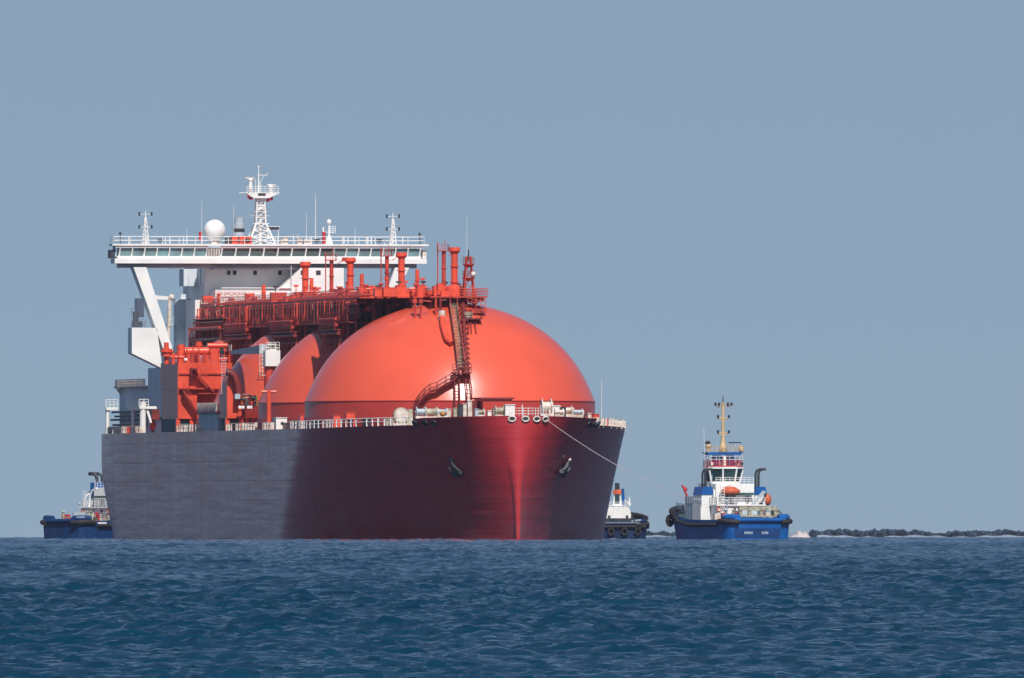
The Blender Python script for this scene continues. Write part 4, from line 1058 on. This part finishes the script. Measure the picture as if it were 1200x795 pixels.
MB().cyl((u-1, v, Zp(272, u)), (u-1, v, Zp(268, u)), .9, n=22).build('funnel_band', M_dark, br, True)
for px, w_, y0 in ((267, 5, 279), (274, 7, 278), (284, 9, 277), (291, 6, 278)): v = Vp(px, u+2); MB().box(u+1, u+3, v-w_/15, v+w_/15, z_roof, Zp(y0, u)).build('equipment_box', M_orange if px != 267 else M_dark, br)
for px, y0, y1 in ((235, 272, 283), (379.5, 272, 286)): v = Vp(px, u+2); MB().cyl((u+2, v, Zp(y1, u)), (u+2, v, Zp(y0, u)), .28, n=10).build('fire_monitor', M_tred, br, True)
# main radar mast
v = Vp(305, u); Zm = lambda py: Zp(py, u, v)
mm = MB(); zb0, zb1, zb2 = z_roof, Zm(262), Zm(228)
for su in (-1, 1):
    for sv in (-1, 1):
        mm.cyl((u+su*2.0, v+sv*2.05, zb0), (u+su*.75, v+sv*.75, zb1), .16, n=6).cyl((u+su*.75, v+sv*.75, zb1), (u+su*.55, v+sv*.55, zb2), .13, n=6)
for k in range(3):
    t0, t1 = k/3, (k+1)/3; w0, w1 = 2.0-1.25*t0, 2.0-1.25*t1; za, zz = zb0+(zb1-zb0)*t0, zb0+(zb1-zb0)*t1
    for sg in (-1, 1): mm.cyl((u+sg*w0, v-w0, za), (u+sg*w1, v+w1, zz), .08, n=4).cyl((u+sg*w0, v+w0, za), (u+sg*w1, v-w1, zz), .08, n=4).cyl((u+sg*w1, v-w1, zz), (u+sg*w1, v+w1, zz), .08, n=4)
for k in range(5):
    za, zz = zb1+(zb2-zb1)*k/5, zb1+(zb2-zb1)*(k+1)/5
    for sg in (-1, 1): mm.cyl((u+sg*.65, v-.65, za), (u+sg*.65, v+.65, zz), .07, n=4).cyl((u+sg*.65, v+.65, za), (u+sg*.65, v-.65, za), .06, n=4)
mm.cyl((u, v, zb0), (u, v, zb2), .28, n=10).box(u-.5, u+.6, v-.5, v+.6, Zm(246), Zm(240)).box(u-.8, u+.8, v-1.3, v+1.3, Zm(262)-.1, Zm(262)).box(u-.7, u+.7, v-1.0, v+1.0, Zm(248)-.08, Zm(248)).box(u-.6, u+.6, v-1.7, v+1.4, Zm(253)-.05, Zm(253))
mast = mm.build('radar_mast', M_white, br)
pa, pb = Vp(288, u), Vp(325, u); zpf = Zm(227)
MB().prism([(u-1.2, pa, zpf), (u-1.2, pb, zpf), (u-1.2, v+1.2, Zm(232.5)), (u-1.2, v-1.2, Zm(232.5))], (2.4, 0, 0)).rail([(u+1.2, pa, zpf), (u+1.2, pb, zpf)], 1.1, .7, .045).build('mast_platform', M_white, mast)
MB().box(u+1.22, u+1.3, Vp(301, u), Vp(310, u), Zm(229.2), Zm(226.6)).build('name_plate', M_dark, mast)
MB().cyl((u, Vp(280, u), zpf+.1), (u, Vp(328, u), zpf+.1), .06, n=5).build('yard_arm', M_white, mast)
MB().cyl((u, Vp(303, u), zpf), (u, Vp(303, u), Zm(196)), .16, .07, 8).blob((u, Vp(303, u), Zm(196)), .14, .14, .25).cyl((u, Vp(305.5, u), zpf), (u, Vp(305.5, u), Zm(212)), .06, n=5).cyl((u, Vp(299.5, u), zpf), (u, Vp(299.5, u), Zm(210)), .05, n=5).build('pole', M_white, mast)
MB().cyl((u, Vp(302, u), Zm(205.5)), (u, Vp(312, u), Zm(205.5)), .06, n=5).cyl((u, Vp(312, u), Zm(206)), (u, Vp(314, u), Zm(203)), .06, n=5).cyl((u, Vp(310, u), Zm(205.5)), (u, Vp(306, u), Zm(212)), .04, n=5).build('antenna_arm', M_white, mast)
for xa, xb, py, px, py0 in ((287, 298, 208.7, 293, 211), (312.5, 323, 216.7, 317, 219)):
    o = MB().cyl((u+.5, Vp(px, u), zpf), (u+.5, Vp(px, u), Zm(py0)), .38, .22, 10).blob((u+.5, Vp(px, u), Zm(py0)), .35, .42, .3).build('radar_pedestal', M_white, mast, True)
    MB().box(u+.35, u+.65, Vp(xa, u), Vp(xb, u), Zm(py)-.1, Zm(py)+.1).build('radar_scanner', M_rust, o)
# black sign in a frame beside the mast
MB().box(u+.9, u+1.1, Vp(312.5, u), Vp(325.5, u), Zm(269.5), Zm(266.2)).build('black_sign', M_dark, br)
MB().box(u+.7, u+1.2, Vp(312, u), Vp(326.5, u), Zm(266.1), Zm(265.4)).cyl((u+1, Vp(325, u), z_roof), (u+1, Vp(325, u), Zm(266)), .07, n=5).cyl((u+1, Vp(313, u), Zm(269.8)), (u+1, Vp(326, u), Zm(269.8)), .06, n=5).build('sign_frame', M_white, br)
# antenna post right of the mast
v5 = Vp(385.5, u); MB().cyl((u, v5, z_roof), (u, v5, Zm(262)), .14, n=8).blob((u, v5, Zm(260.3)), .38, .38, .45).prism([(u-.3, v5-.6, z_roof), (u-.3, v5+.6, z_roof), (u-.3, v5+.2, Zm(276)), (u-.3, v5-.2, Zm(276))], (.6, 0, 0)).build('antenna_post', M_white, br, True)
MB().rail([(u, v5+.2, Zm(273)), (u, v5+1.0, Zm(273))], 1.0, .4, .045, 3).cyl((u, v5-1, Zm(271.5)), (u, v5+.8, Zm(273)), .05, n=5).box(u-.1, u+.1, v5-1.0, v5-.8, Zm(272), Zm(266)).build('antenna_grid', M_white, br)
for px, y1 in ((236.5, 232), (274, 237), (369.5, 231), (359, 248), (219, 266), (403, 274), (431, 276), (435, 274), (416, 264), (344, 272), (349, 272), (199, 276), (370, 225)):
    v = Vp(px, u+2.5); MB().cyl((u+2.5, v, z_roof), (u+2.5, v, Zp(y1+2, u+2.5, v)), .04, .025, 5).cyl((u+2.5, v, z_roof), (u+2.5, v, z_roof+1.1), .09, n=6).build('whip_antenna', M_white, br)
for px, w_, y0 in ((334, 6, 278), (331, 3, 281), (360, 8, 281), (351, 5, 280)): v = Vp(px, u+3); MB().box(u+2, u+3.4, v-w_/15, v+w_/15, z_roof, Zp(y0, u)).build('roof_box', M_rust, br)

# ---- flags hanging from the yard arm
def flag(px, py, w_, h_, label, seed):
    ww = ship.matrix_world
    v = Vp(px, 58.5); z = Zp(py, 58.5, v); rr = random.Random(seed); vs = []; fs = []; n = 10
    for i in range(n+1):
        a = i/n
        for j in (0, 1):
            vs.append((.25*math.sin(a*7+seed+j*.6), w_*(a-.5), -h_*j-.18*a*math.sin(seed+1)+.1*math.sin(a*6+seed)))
    fs = [(2*i, 2*i+2, 2*i+3, 2*i+1) for i in range(n)]
    mb = MB().add(vs, fs); mb.add([(x-.03, y, z_) for x, y, z_ in vs], [tuple(reversed(f)) for f in fs])
    o = mb.build('flag', M_flag, None, True, 80)
    c = Vector((58.5, v, z)); ca, sa = SN, CS
    o.location = (X0+c.x*SN+c.y*CS, Y0-c.x*CS+c.y*SN, ZB+c.z); o.rotation_euler = (0, 0, -math.atan2(CS, SN))
    tag(o, label, 'flag', 'flags on the radar mast')
flag(293, 229.5, .95, .45, 'small faded pink-red flag under the left end of the radar mast platform', 1)
flag(316.2, 228.5, 1.0, 1.05, 'larger deep red flag under the right end of the radar mast platform', 4)

# ================================================================== TUGS
def make_tug(px, Y, alpha, label, scale=1.0, mast=True, small_house=False, tug_blue=M_blue, boat=True, marks=True):
    x = (px-600)/FPX*Y; ang = math.pi/2+alpha      # alpha: heading turned left from straight away
    t = empty('tugboat', (x, Y, drop(x, Y)), ang); tag(t, label, 'tugboat', 'harbour tugs around the tanker')
    t.scale = (scale,)*3
    Ln, HB = 26.0, 5.3
    def hb_(s, z):       # half-breadth
        f = min(1, max(0, z/3)); b = HB
        if s > .62: b *= math.sqrt(max(0, 1-((s-.62)/.38)**2.2))*(1-.12*(1-f)*(s-.62)/.38) if s < 1 else 0
        if s < .09: b *= (.80+.20*math.sqrt(max(0, 1-((.09-s)/.09)**2)))
        return b*(.94+.06*f)
    def top(s): return 3.0+(1.5*max(0, s-.52)/.48 if s > .52 else 0)+(.35 if s > .7 else 0)
    ss = [0, .01, .03, .06, .09]+list(np.linspace(.12, .62, 14))+[.62+.38*math.sin(a) for a in np.linspace(.08, math.pi/2, 18)]
    vs = []; fs = []; NZ = 8; row = 2*(NZ+1)
    for s in ss:
        for sg in (-1, 1):
            for j in range(NZ+1):
                z = -1.2+(top(s)+1.2)*j/NZ; vs.append((s*Ln-0.10*0, sg*hb_(s, z), z))
    for i in range(len(ss)-1):
        for s_ in (0, 1):
            for j in range(NZ): a = i*row+s_*(NZ+1)+j; fs.append((a, a+row, a+row+1, a+1))
    for j in range(NZ): fs.append((j, j+NZ+1, j+NZ+2, j+1))
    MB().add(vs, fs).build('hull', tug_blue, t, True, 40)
    dz = lambda s: top(s)-.9
    n = len(ss); MB().add([(s*Ln, -hb_(s, 3)+.05, dz(s)) for s in ss]+[(s*Ln, hb_(s, 3)-.05, dz(s)) for s in ss], [(i, i+1, n+i+1, n+i) for i in range(n-1)]).build('deck', M_green, t)
    # fenders: rubber belt, bow roll and stern corner rolls, hanging tyres
    fs_ = [s for s in ss if s > .1]
    loop = [(s*Ln+.05, hb_(s, 3)+.12, top(s)-.75) for s in fs_]+[(s*Ln+.05, -hb_(s, 3)-.12, top(s)-.75) for s in reversed(fs_)]
    MB().tube(loop, .27, 8).build('fender_belt', M_rubber, t, True)
    bl = [(s*Ln+.2, hb_(s, 3)+.15, top(s)-.15) for s in ss if s > .72]; bl += [(a, -b_, c) for a, b_, c in reversed(bl)]
    MB().tube(bl, .42, 10).build('bow_fender', M_rubber, t, True)
    for sg in (-1, 1):
        MB().tube([(2.6, sg*5.35, 2.75), (1.2, sg*5.3, 2.8), (.2, sg*4.9, 2.75), (-.25, sg*4.3, 2.7), (-.4, sg*3.3, 2.65)], .36, 10).build('stern_fender', M_rubber, t, True)
        MB().tube([(2.2, sg*4.6, 3.3), (.9, sg*4.6, 3.35), (.25, sg*4.0, 3.35), (.15, sg*3.0, 3.25)], .5, 10).build('stern_bollard_rail', tug_blue, t, True)
        for s in (.80, .88, .94, .975):
            c = Vector((s*Ln+.45, sg*(hb_(s, 3)+.4), top(s)-1.5)); MB().tube([c+Vector((0, .45*math.cos(a), .6*math.sin(a))) for a in np.linspace(0, 2*math.pi, 13)], .2, 6).build('tyre', M_rubber, t, True)
    MB().tube([(-.05, -3.9, 2.95), (-.05, 3.9, 2.95)], .36, 12).build('stern_roller', tug_blue, t, True)
    if marks: MB().box(-.06, -.02, -3.2, 3.9, .45, 1.75).build('name_band', M_navy2, t)
    # the name and port on the transom: two short words, too far off to read
    rr = random.Random(2)
    for y0, nl in ((-.35, 4), (2.35, 5)) if marks else ():
        mb = MB(); y = y0
        for k in range(nl):
            mb.box(-.10, -.065, y-.16, y, .95, 1.32-.05*(k % 2)); y -= .27
        mb.build('worn_lettering', M_grey, t)
    if small_house:
        W = .86
        MB().prism([(7.5, -2.9, 2.6), (7.5, 3.3, 2.6), (7.5, 2.5, 5.7), (7.5, -2.1, 5.7)], (8, 0, 0)).build('deckhouse', M_white, t)
        MB().prism([(8.4, -2.0, 5.703), (8.4, 2.1, 5.703), (8.4, 1.9, 6.2), (8.4, -1.5, 6.2)], (5, 0, 0)).build('boat_deck', M_white, t)
        MB().rail([(7.7, -2.1, 5.7), (7.7, 2.3, 5.7)], 1.1, .8, .06).build('railing', M_white, t)
        MB().prism([(9, -.75, 6.203), (9, .85, 6.203), (9, .6, 8.2), (9, -.5, 8.2)], (2.4, 0, 0)).build('wheelhouse', M_white, t)
        MB().box(8.9, 8.98, -.38, .5, 6.6, 8.1).build('window', M_glass, t)
        MB().box(8.8, 11.5, -.7, .8, 8.203, 9.0).build('wheelhouse_roof', M_rib, t)
        MB().cyl((10, .05, 9.0), (10, .05, 10.2), .42, n=12).build('searchlight', M_dark, t, True)
        MB().cyl((9.5, -1.1, 6.2), (9.5, -.9, 9.2), .26, n=10).build('exhaust_pipe', M_blue, t, True)
        MB().prism([(9, -2.4, 6.2), (9, -1.9, 6.2), (9, -2.1, 8.0)], (.4, 0, 0)).cyl((9, -2.2, 6.2), (9, -1.2, 7.2), .08, n=5).build('deck_crane', M_white, t)
        for y in (-2.6, -1.7, 1.5): MB().box(7.4, 7.48, y-.22, y+.22, 3.6, 4.4).build('porthole', M_dark, t)
        MB().box(5.5, 7.2, -2.5, 2.6, 2.4, 3.9).build('towing_winch', M_dark, t)
        MB().tube([(-.3, -5.0, 2.4), (-.3, 5.0, 2.4)], .25, 8).build('stern_belt', M_rubber, t, True)
        for y in (-3.6, -1.2, 1.2, 3.6): MB().tube([(-.45, y+.45*math.cos(a), 1.5+.6*math.sin(a)) for a in np.linspace(0, 2*math.pi, 13)], .2, 6).build('tyre', M_rubber, t, True)
        return t
    # main deckhouse
    MB().box(7.2, 17.8, -3.5, 3.5, 2.3, 5.0).build('deckhouse', M_white, t)
    for y in (-2.2, 2.3): MB().box(7.14, 7.196, y-.35, y+.35, 2.5, 4.4).build('door', M_grey, t)
    MB().box(7.14, 7.196, -.8, .8, 3.4, 4.2).build('door', M_dark, t)
    for y in (-1.4, .9, 3.0): MB().box(7.1, 7.196, y-.18, y+.18, 4.3, 4.7).build('porthole', M_dark, t)
    MB().box(6.9, 18.2, -3.8, 3.8, 5.003, 5.2).build('boat_deck', M_white, t)
    MB().rail([(6.95, -3.75, 5.2), (6.95, 3.75, 5.2), (12, 3.75, 5.2)], 1.0, .9, .05).build('railing', M_white, t)
    # curved house under the wheelhouse
    prof = [(9.2, -3.0), (9.2, 3.0), (12, 3.25), (16, 2.9), (18, 1.2), (18, -1.2), (16, -2.9), (12, -3.25)]
    MB().prism([(a, b_, 5.203) for a, b_ in prof], (0, 0, 3.0)).build('upper_house', M_white, t)
    MB().box(8.3, 9.1, -2.6, 2.7, 6.55, 6.7).box(8.3, 8.4, -2.6, 2.7, 6.7, 6.9).build('fire_locker_rail', M_green, t)
    for y in (-1.9, .9): MB().box(9.1, 9.19, y-.25, y+.25, 5.4, 6.3).build('porthole', M_dark, t)
    # wheelhouse: outward slanting panes all round, each its own
    wh = empty('wheelhouse', (0, 0, 0)); wh.parent = t
    z0, z1 = 8.25, 10.35; N = 8; c = Vector((13.6, 0, 0))
    ring = lambda r, z, k: Vector((c.x+r*.95*math.cos(2*math.pi*(k+.5)/N), r*math.sin(2*math.pi*(k+.5)/N), z))
    MB().prism([ring(2.45, 8.204, k) for k in range(N)], (0, 0, .3)).build('window_sill', M_white, wh)
    for k in range(N):
        a, b_, d_, e = ring(2.42, z0+.25, k), ring(2.42, z0+.25, k+1), ring(2.85, z1, k+1), ring(2.85, z1, k)
        m_in = (c-(a+b_)/2); m_in.z = 0; m_in.normalize()
        MB().prism([a.lerp(b_, .06), a.lerp(b_, .94), e.lerp(d_, .94), e.lerp(d_, .06)], m_in*.06).build('window', M_glass, wh)
        MB().tube([a, e], .13, 6).build('mullion', M_white, wh)
    MB().prism([ring(2.2, z0+.3, k) for k in range(N)], (0, 0, .9)).build('console', M_dark, wh)
    MB().prism([ring(3.0, z1+.003, k) for k in range(N)], (0, 0, .28)).build('wheelhouse_roof', M_white, wh)
    MB().prism([ring(2.9, z1+.29, k) for k in range(N)], (0, 0, .18)).rail([ring(2.85, z1+.45, k) for k in range(N+1)], .75, .7, .05).build('roof_railing', M_tred, wh)
    MB().rail([ring(2.75, z1+.5, k) for k in range(N+1)], 1.3, 1.1, .04).build('roof_guard', M_white, wh)
    if mast:
        ms = empty('mast', (0, 0, 0)); ms.parent = t
        for y in (-1.05, 1.05): MB().box(13.2, 14.1, y-.5, y+.5, z1+.3, 12.3).build('mast_pillar', M_navy2, ms)
        MB().box(13, 14.4, -.2, .2, z1+.3, 12.2).build('mast_core', M_white, ms)
        MB().prism([(12.9, -2.4, 12.35), (12.9, 2.4, 12.35), (12.9, 3.0, 12.75), (12.9, -3.0, 12.75)], (1.6, 0, 0)).build('mast_platform', M_blue, ms)
        MB().rail([(12.9, -2.9, 12.75), (12.9, 2.9, 12.75)], .9, .8, .045).build('railing', M_tan, ms)
        MB().cyl((13.7, 0, 12.7), (13.7, 0, 14.6), .6, .34, 12).cyl((13.7, 0, 14.6), (13.7, 0, 20.0), .28, .2, 12).build('mast_pole', M_tan, ms, True)
        for z, wd in ((19.5, 1.25), (17.7, .85), (15.5, .85)):
            arm = MB().cyl((13.7, -wd, z), (13.7, wd, z), .09, n=6).cyl((13.7, -wd, z), (13.7, 0, z-.5), .05, n=5).cyl((13.7, wd, z), (13.7, 0, z-.5), .05, n=5).build('cross_arm', M_tan, ms)
            for y in (-wd, -wd*.55, wd*.55, wd):
                if z < 19 and abs(y) < wd: continue
                MB().cyl((13.5, y, z), (13.5, y, z+.42), .18, n=8).build('navigation_light', M_dark, arm, True)
        MB().cyl((13.7, 0, 20.0), (13.7, 0, 20.9), .1, .05, 6).build('mast_top', M_dark, ms)
        o = MB().cyl((13.2, -1.75, 12.75), (13.2, -1.75, 14.05), .12, n=8).build('radar_pedestal', M_grey, ms, True)
        MB().box(13.1, 13.3, -2.6, -.7, 14.05, 14.22).build('radar_scanner', M_dark, o)
        MB().blob((13.2, 2.5, 13.6), .45, .45, .35).cyl((13.2, 2.5, 12.8), (13.2, 2.5, 13.4), .3, n=10).build('searchlight', M_tan, ms, True)
        MB().blob((13.2, 2.6, 14.15), .3, .42, .28).build('searchlight', M_dark, ms, True)
        MB().blob((13.2, -2.6, 13.2), .42, .42, .55).build('satellite_radome', M_tan, ms, True)
        MB().cyl((12.5, 3.3, 10.6), (12.5, 3.5, 16.3), .035, n=5).build('whip_antenna', M_white, ms)
    # twin funnels
    for sg in (-1, 1):
        fn = empty('funnel', (0, 0, 0)); fn.parent = t; y = sg*4.15-.1
        MB().prism([(9.8, y-1.0, 5.2), (9.8, y+1.0, 5.2), (9.8, y+.85, 6.6), (9.8, y-.85, 6.6)], (3.2, 0, 0)).build('funnel_casing', M_white, fn)
        MB().prism([(9.7, y-.98, 6.603), (9.7, y+.98, 6.603), (9.7, y+.72, 7.75), (9.7, y-.72, 7.75)], (3.2, 0, 0)).build('funnel_collar', M_blue, fn)
        rz = 0 if boat else .1
        if not boat: MB().box(9.9, 12.1, y-.75, y+.75, 7.753, 9.0).build('funnel_top', M_blue, fn)
        for q_ in (0, 1):
            x_ = 10.6+q_*1.1
            MB().tube([(x_, y, 7.7), (x_, y, 9.6+rz), (x_-.05, y-.12*(1 if boat else -1), 10.05+rz), (x_-.3, y-.5*(1 if boat else -1), 10.3+rz), (x_-.5, y-1.0*(1 if boat else -1.3), 10.3+rz)], (.19-.03*q_)*(1 if boat else 1.5), 10).build('exhaust_pipe', M_dark, fn, True)
        MB().cyl((9.8, y-.7, 7.7), (9.8, y-.7, 9.5), .06, n=5).build('stay', M_grey, fn)
    MB().box(9.8, 13, -5.1, -3.55, 2.3, 5.19).build('side_trunk', M_white, t)
    MB().box(9.8, 13, 3.55, 5.1, 2.3, 5.19).build('side_trunk', M_white, t)
    # rescue boat and its crane
    if boat:
     rb = MB().blob((8.1, 1.15, 7.1), 1.0, 1.5, .55).blob((8.1, 1.15, 7.45), .8, 1.0, .35).build('rescue_boat', M_rib, t, True)
     MB().box(7.6, 8.6, .5, 1.8, 6.1, 6.65).build('boat_cradle', M_dark, rb)
    else:
     MB().box(3.2, 5.0, -5.36, -5.3, 2.2, 2.75).build('name_board', M_white, t)
     MB().box(7.0, 12, -5.2, -3.6, 2.4, 4.6).build('side_locker', M_navy, t)
    MB().tube([(8.3, 3.1, 5.2), (8.3, 2.9, 7.0), (8.3, 2.4, 7.7), (8.3, 1.2, 8.1)], .17, 8).build('boat_davit', M_white, t, True)
    MB().prism([(8, -1.6, 4.6), (8, -2.2, 4.6), (8, -4.4, 7.0), (8, -4.0, 7.2)], (.5, 0, 0)).prism([(7.6, -1.2, 4.0), (7.6, -3.6, 4.0), (7.6, -3.2, 5.2), (7.6, -1.8, 5.2)], (1.2, 0, 0)).build('deck_crane', M_grey, t)
    MB().cyl((7.8, -3.1, 4.4), (7.8, -4.3, 6.9), .16, n=8).build('crane_ram', M_dark, t)
    MB().blob((8.2, -4.7, 5.9), .5, .55, .85).build('raft_canister', M_rib, t, True)
    # stairs and rails to port
    MB().box(13, 16, 3.8, 5.0, 2.3, 6.4).build('stair_house', M_grey, t)
    MB().rail([(9.4, 5.1, 5.2), (16, 5.0, 5.2)], 1.0, .9, .05).build('railing', M_white, t)
    MB().cyl((17, 4.2, 6.3), (17, 5.0, 8.0), .16, n=8).blob((17, 4.5, 7.4), .28, .28, .34).build('fire_monitor', M_tred, t, True)
    MB().rail([(17.5, -4.4, 4.2), (24, -3.0, 4.5)], 1.0, 1.0, .05).rail([(17.5, 4.4, 4.2), (24, 3.0, 4.5)], 1.0, 1.0, .05).build('railing', M_grey, t)
    for y in (-3.4, 3.3): MB().tube([(7.1, y+.33*math.cos(a), 4.55+.33*math.sin(a)) for a in np.linspace(0, 2*math.pi, 13)], .09, 6).build('life_ring', M_rib, t)
    for x_, y_, h_ in ((12.6, -2.6, 2.6), (14.8, 2.4, 1.9), (12.2, 1.2, 1.5), (14, -2.5, 3.4)): MB().cyl((x_, y_, z1+.3), (x_, y_, z1+.3+h_), .045, .02, 5).cyl((x_, y_, z1+.3), (x_, y_, z1+1.1), .1, n=6).build('whip_antenna', M_white, t)
    for y_ in (-2.3, -1.1, 1.3, 2.4): MB().box(12.0, 12.3, y_-.18, y_+.18, z1+.55, z1+.95).cyl((12.1, y_, z1+.3), (12.1, y_, z1+.6), .05, n=5).build('deck_floodlight', M_rust if y_ > 0 else M_dark, t)
    MB().rail([(9.3, -2.95, 8.2), (9.3, 2.95, 8.2)], .9, .7, .04).build('railing', M_white, t)
    MB().rail([(7.05, 2.55, 2.6), (7.05, 3.1, 2.6)], 5.2, .5, .05, 14).build('ladder', M_white, t)
    MB().tube([(8.0, 3.75, 5.3), (8.0, 3.75, 6.6), (8.3, 3.6, 7.1), (9.0, 3.4, 7.3)], .12, 8).build('vent_pipe', M_white, t)
    for y_, z_ in ((-3.9, 2.9), (4.0, 3.0)): MB().box(6.0, 6.9, y_-.45, y_+.45, 2.3, z_+.9).build('deck_locker', M_rust, t)
    MB().cyl((5.9, 2.6, 2.3), (5.9, 2.6, 5.6), .09, n=6).blob((5.9, 2.6, 5.7), .2, .2, .2).build('deck_light_post', M_grey, t)
    # towing winch and gantry aft
    MB().cyl((4.6, -1.3, 3.5), (4.6, 1.3, 3.5), .8, n=18).box(3.8, 5.4, -1.7, -1.45, 2.3, 4.3).box(3.8, 5.4, 1.45, 1.7, 2.3, 4.3).build('towing_winch', M_grey, t, True)
    g = MB()
    for y in (-3.4, -1.2, .6, 2.0) if boat else (): g.box(2.1, 2.5, y-.22, y+.22, 2.3, 4.35)
    (g.box(2.0, 2.6, -3.7, 2.3, 4.35, 4.9) if boat else g).box(1.9, 2.1, -3.6, 2.2, 3.4, 3.6).build('towing_gantry', M_cream, t)
    for y in (-3.2, -4.1, 2.9): MB().cyl((2.9, y, 2.3), (2.9, y, 4.3), .16, n=8).blob((2.9, y, 4.35), .26, .26, .22).build('bitt', M_cream, t, True)
    MB().rail([(3.0, -4.7, 3.3), (7, -5.0, 3.3)], .8, .8, .05).build('railing', M_dark, t)
    for i in range(18): x_, y_ = rr.uniform(2.6, 7), rr.uniform(-4.4, 4.4); MB().box(x_-.3, x_+.3, y_-.25, y_+.25, 2.3, rr.uniform(3.2, 4.3)).build('deck_gear', rr.choice((M_dark, M_cream, M_rust, M_tred)), t)
    return t
tugA = make_tug(890, 3290, R(22), 'bright blue tug with white wheelhouse and tall tan mast, alone right of the tanker', .985)
make_tug(71, 3655, R(-50), 'blue tug low in the water at the far left, half hidden behind the tanker stern', mast=False, boat=False, marks=False, tug_blue=mat('tug_shaded_blue', (.005, .040, .14), .45, var=.2))  # hull blue darkened, its shaded side put into the paint
make_tug(724, 3480, R(0), 'dark blue tug seen end-on, tucked behind the right side of the tanker bow', .84, small_house=True, marks=False, tug_blue=mat('tug_dark_blue', (.008, .03, .09), .4, var=.2))

# ---- tow line from the tanker's bow chock to the tug
def w_of(p): return Vector((X0+p.x*SN+p.y*CS, Y0-p.x*CS+p.y*SN, ZB+p.z))
a = w_of(Vector(tip)); Yb = 3308.0; b = Vector(((808-600)/FPX*Yb, Yb, CAM_H+(EYE_Y-586)/FPX*Yb))
pts = []
for i in range(61):
    t = i/60; p = a.lerp(b, t); p.z -= 4*.9*t*(1-t); pts.append(p)
mb = MB(); mb.tube([p-a for p in pts], .045, 6); tl = mb.build('tow_line', M_rope, None, True); tl.location = a
tag(tl, 'pale rope running from the tanker bow down to the bright blue tug', 'tow line')

# ================================================================== HAZE
hz = MB().box(-6600, 6600, -1700, 13000, -22, 70).build('haze', M_grey)
hz.data.materials.clear(); hm = bpy.data.materials.new('haze_air'); hm.use_nodes = True; hn = hm.node_tree; hn.nodes.clear()
pv = hn.nodes.new('ShaderNodeVolumePrincipled'); oo = hn.nodes.new('ShaderNodeOutputMaterial'); hn.links.new(pv.outputs[0], oo.inputs['Volume'])
pv.inputs['Color'].default_value = (.66, .72, 1, 1); pv.inputs['Density'].default_value = 1.1e-5; pv.inputs['Anisotropy'].default_value = .0
hz.data.materials.append(hm); hz['kind'] = 'stuff'; hz['label'] = 'thin pale blue sea haze'
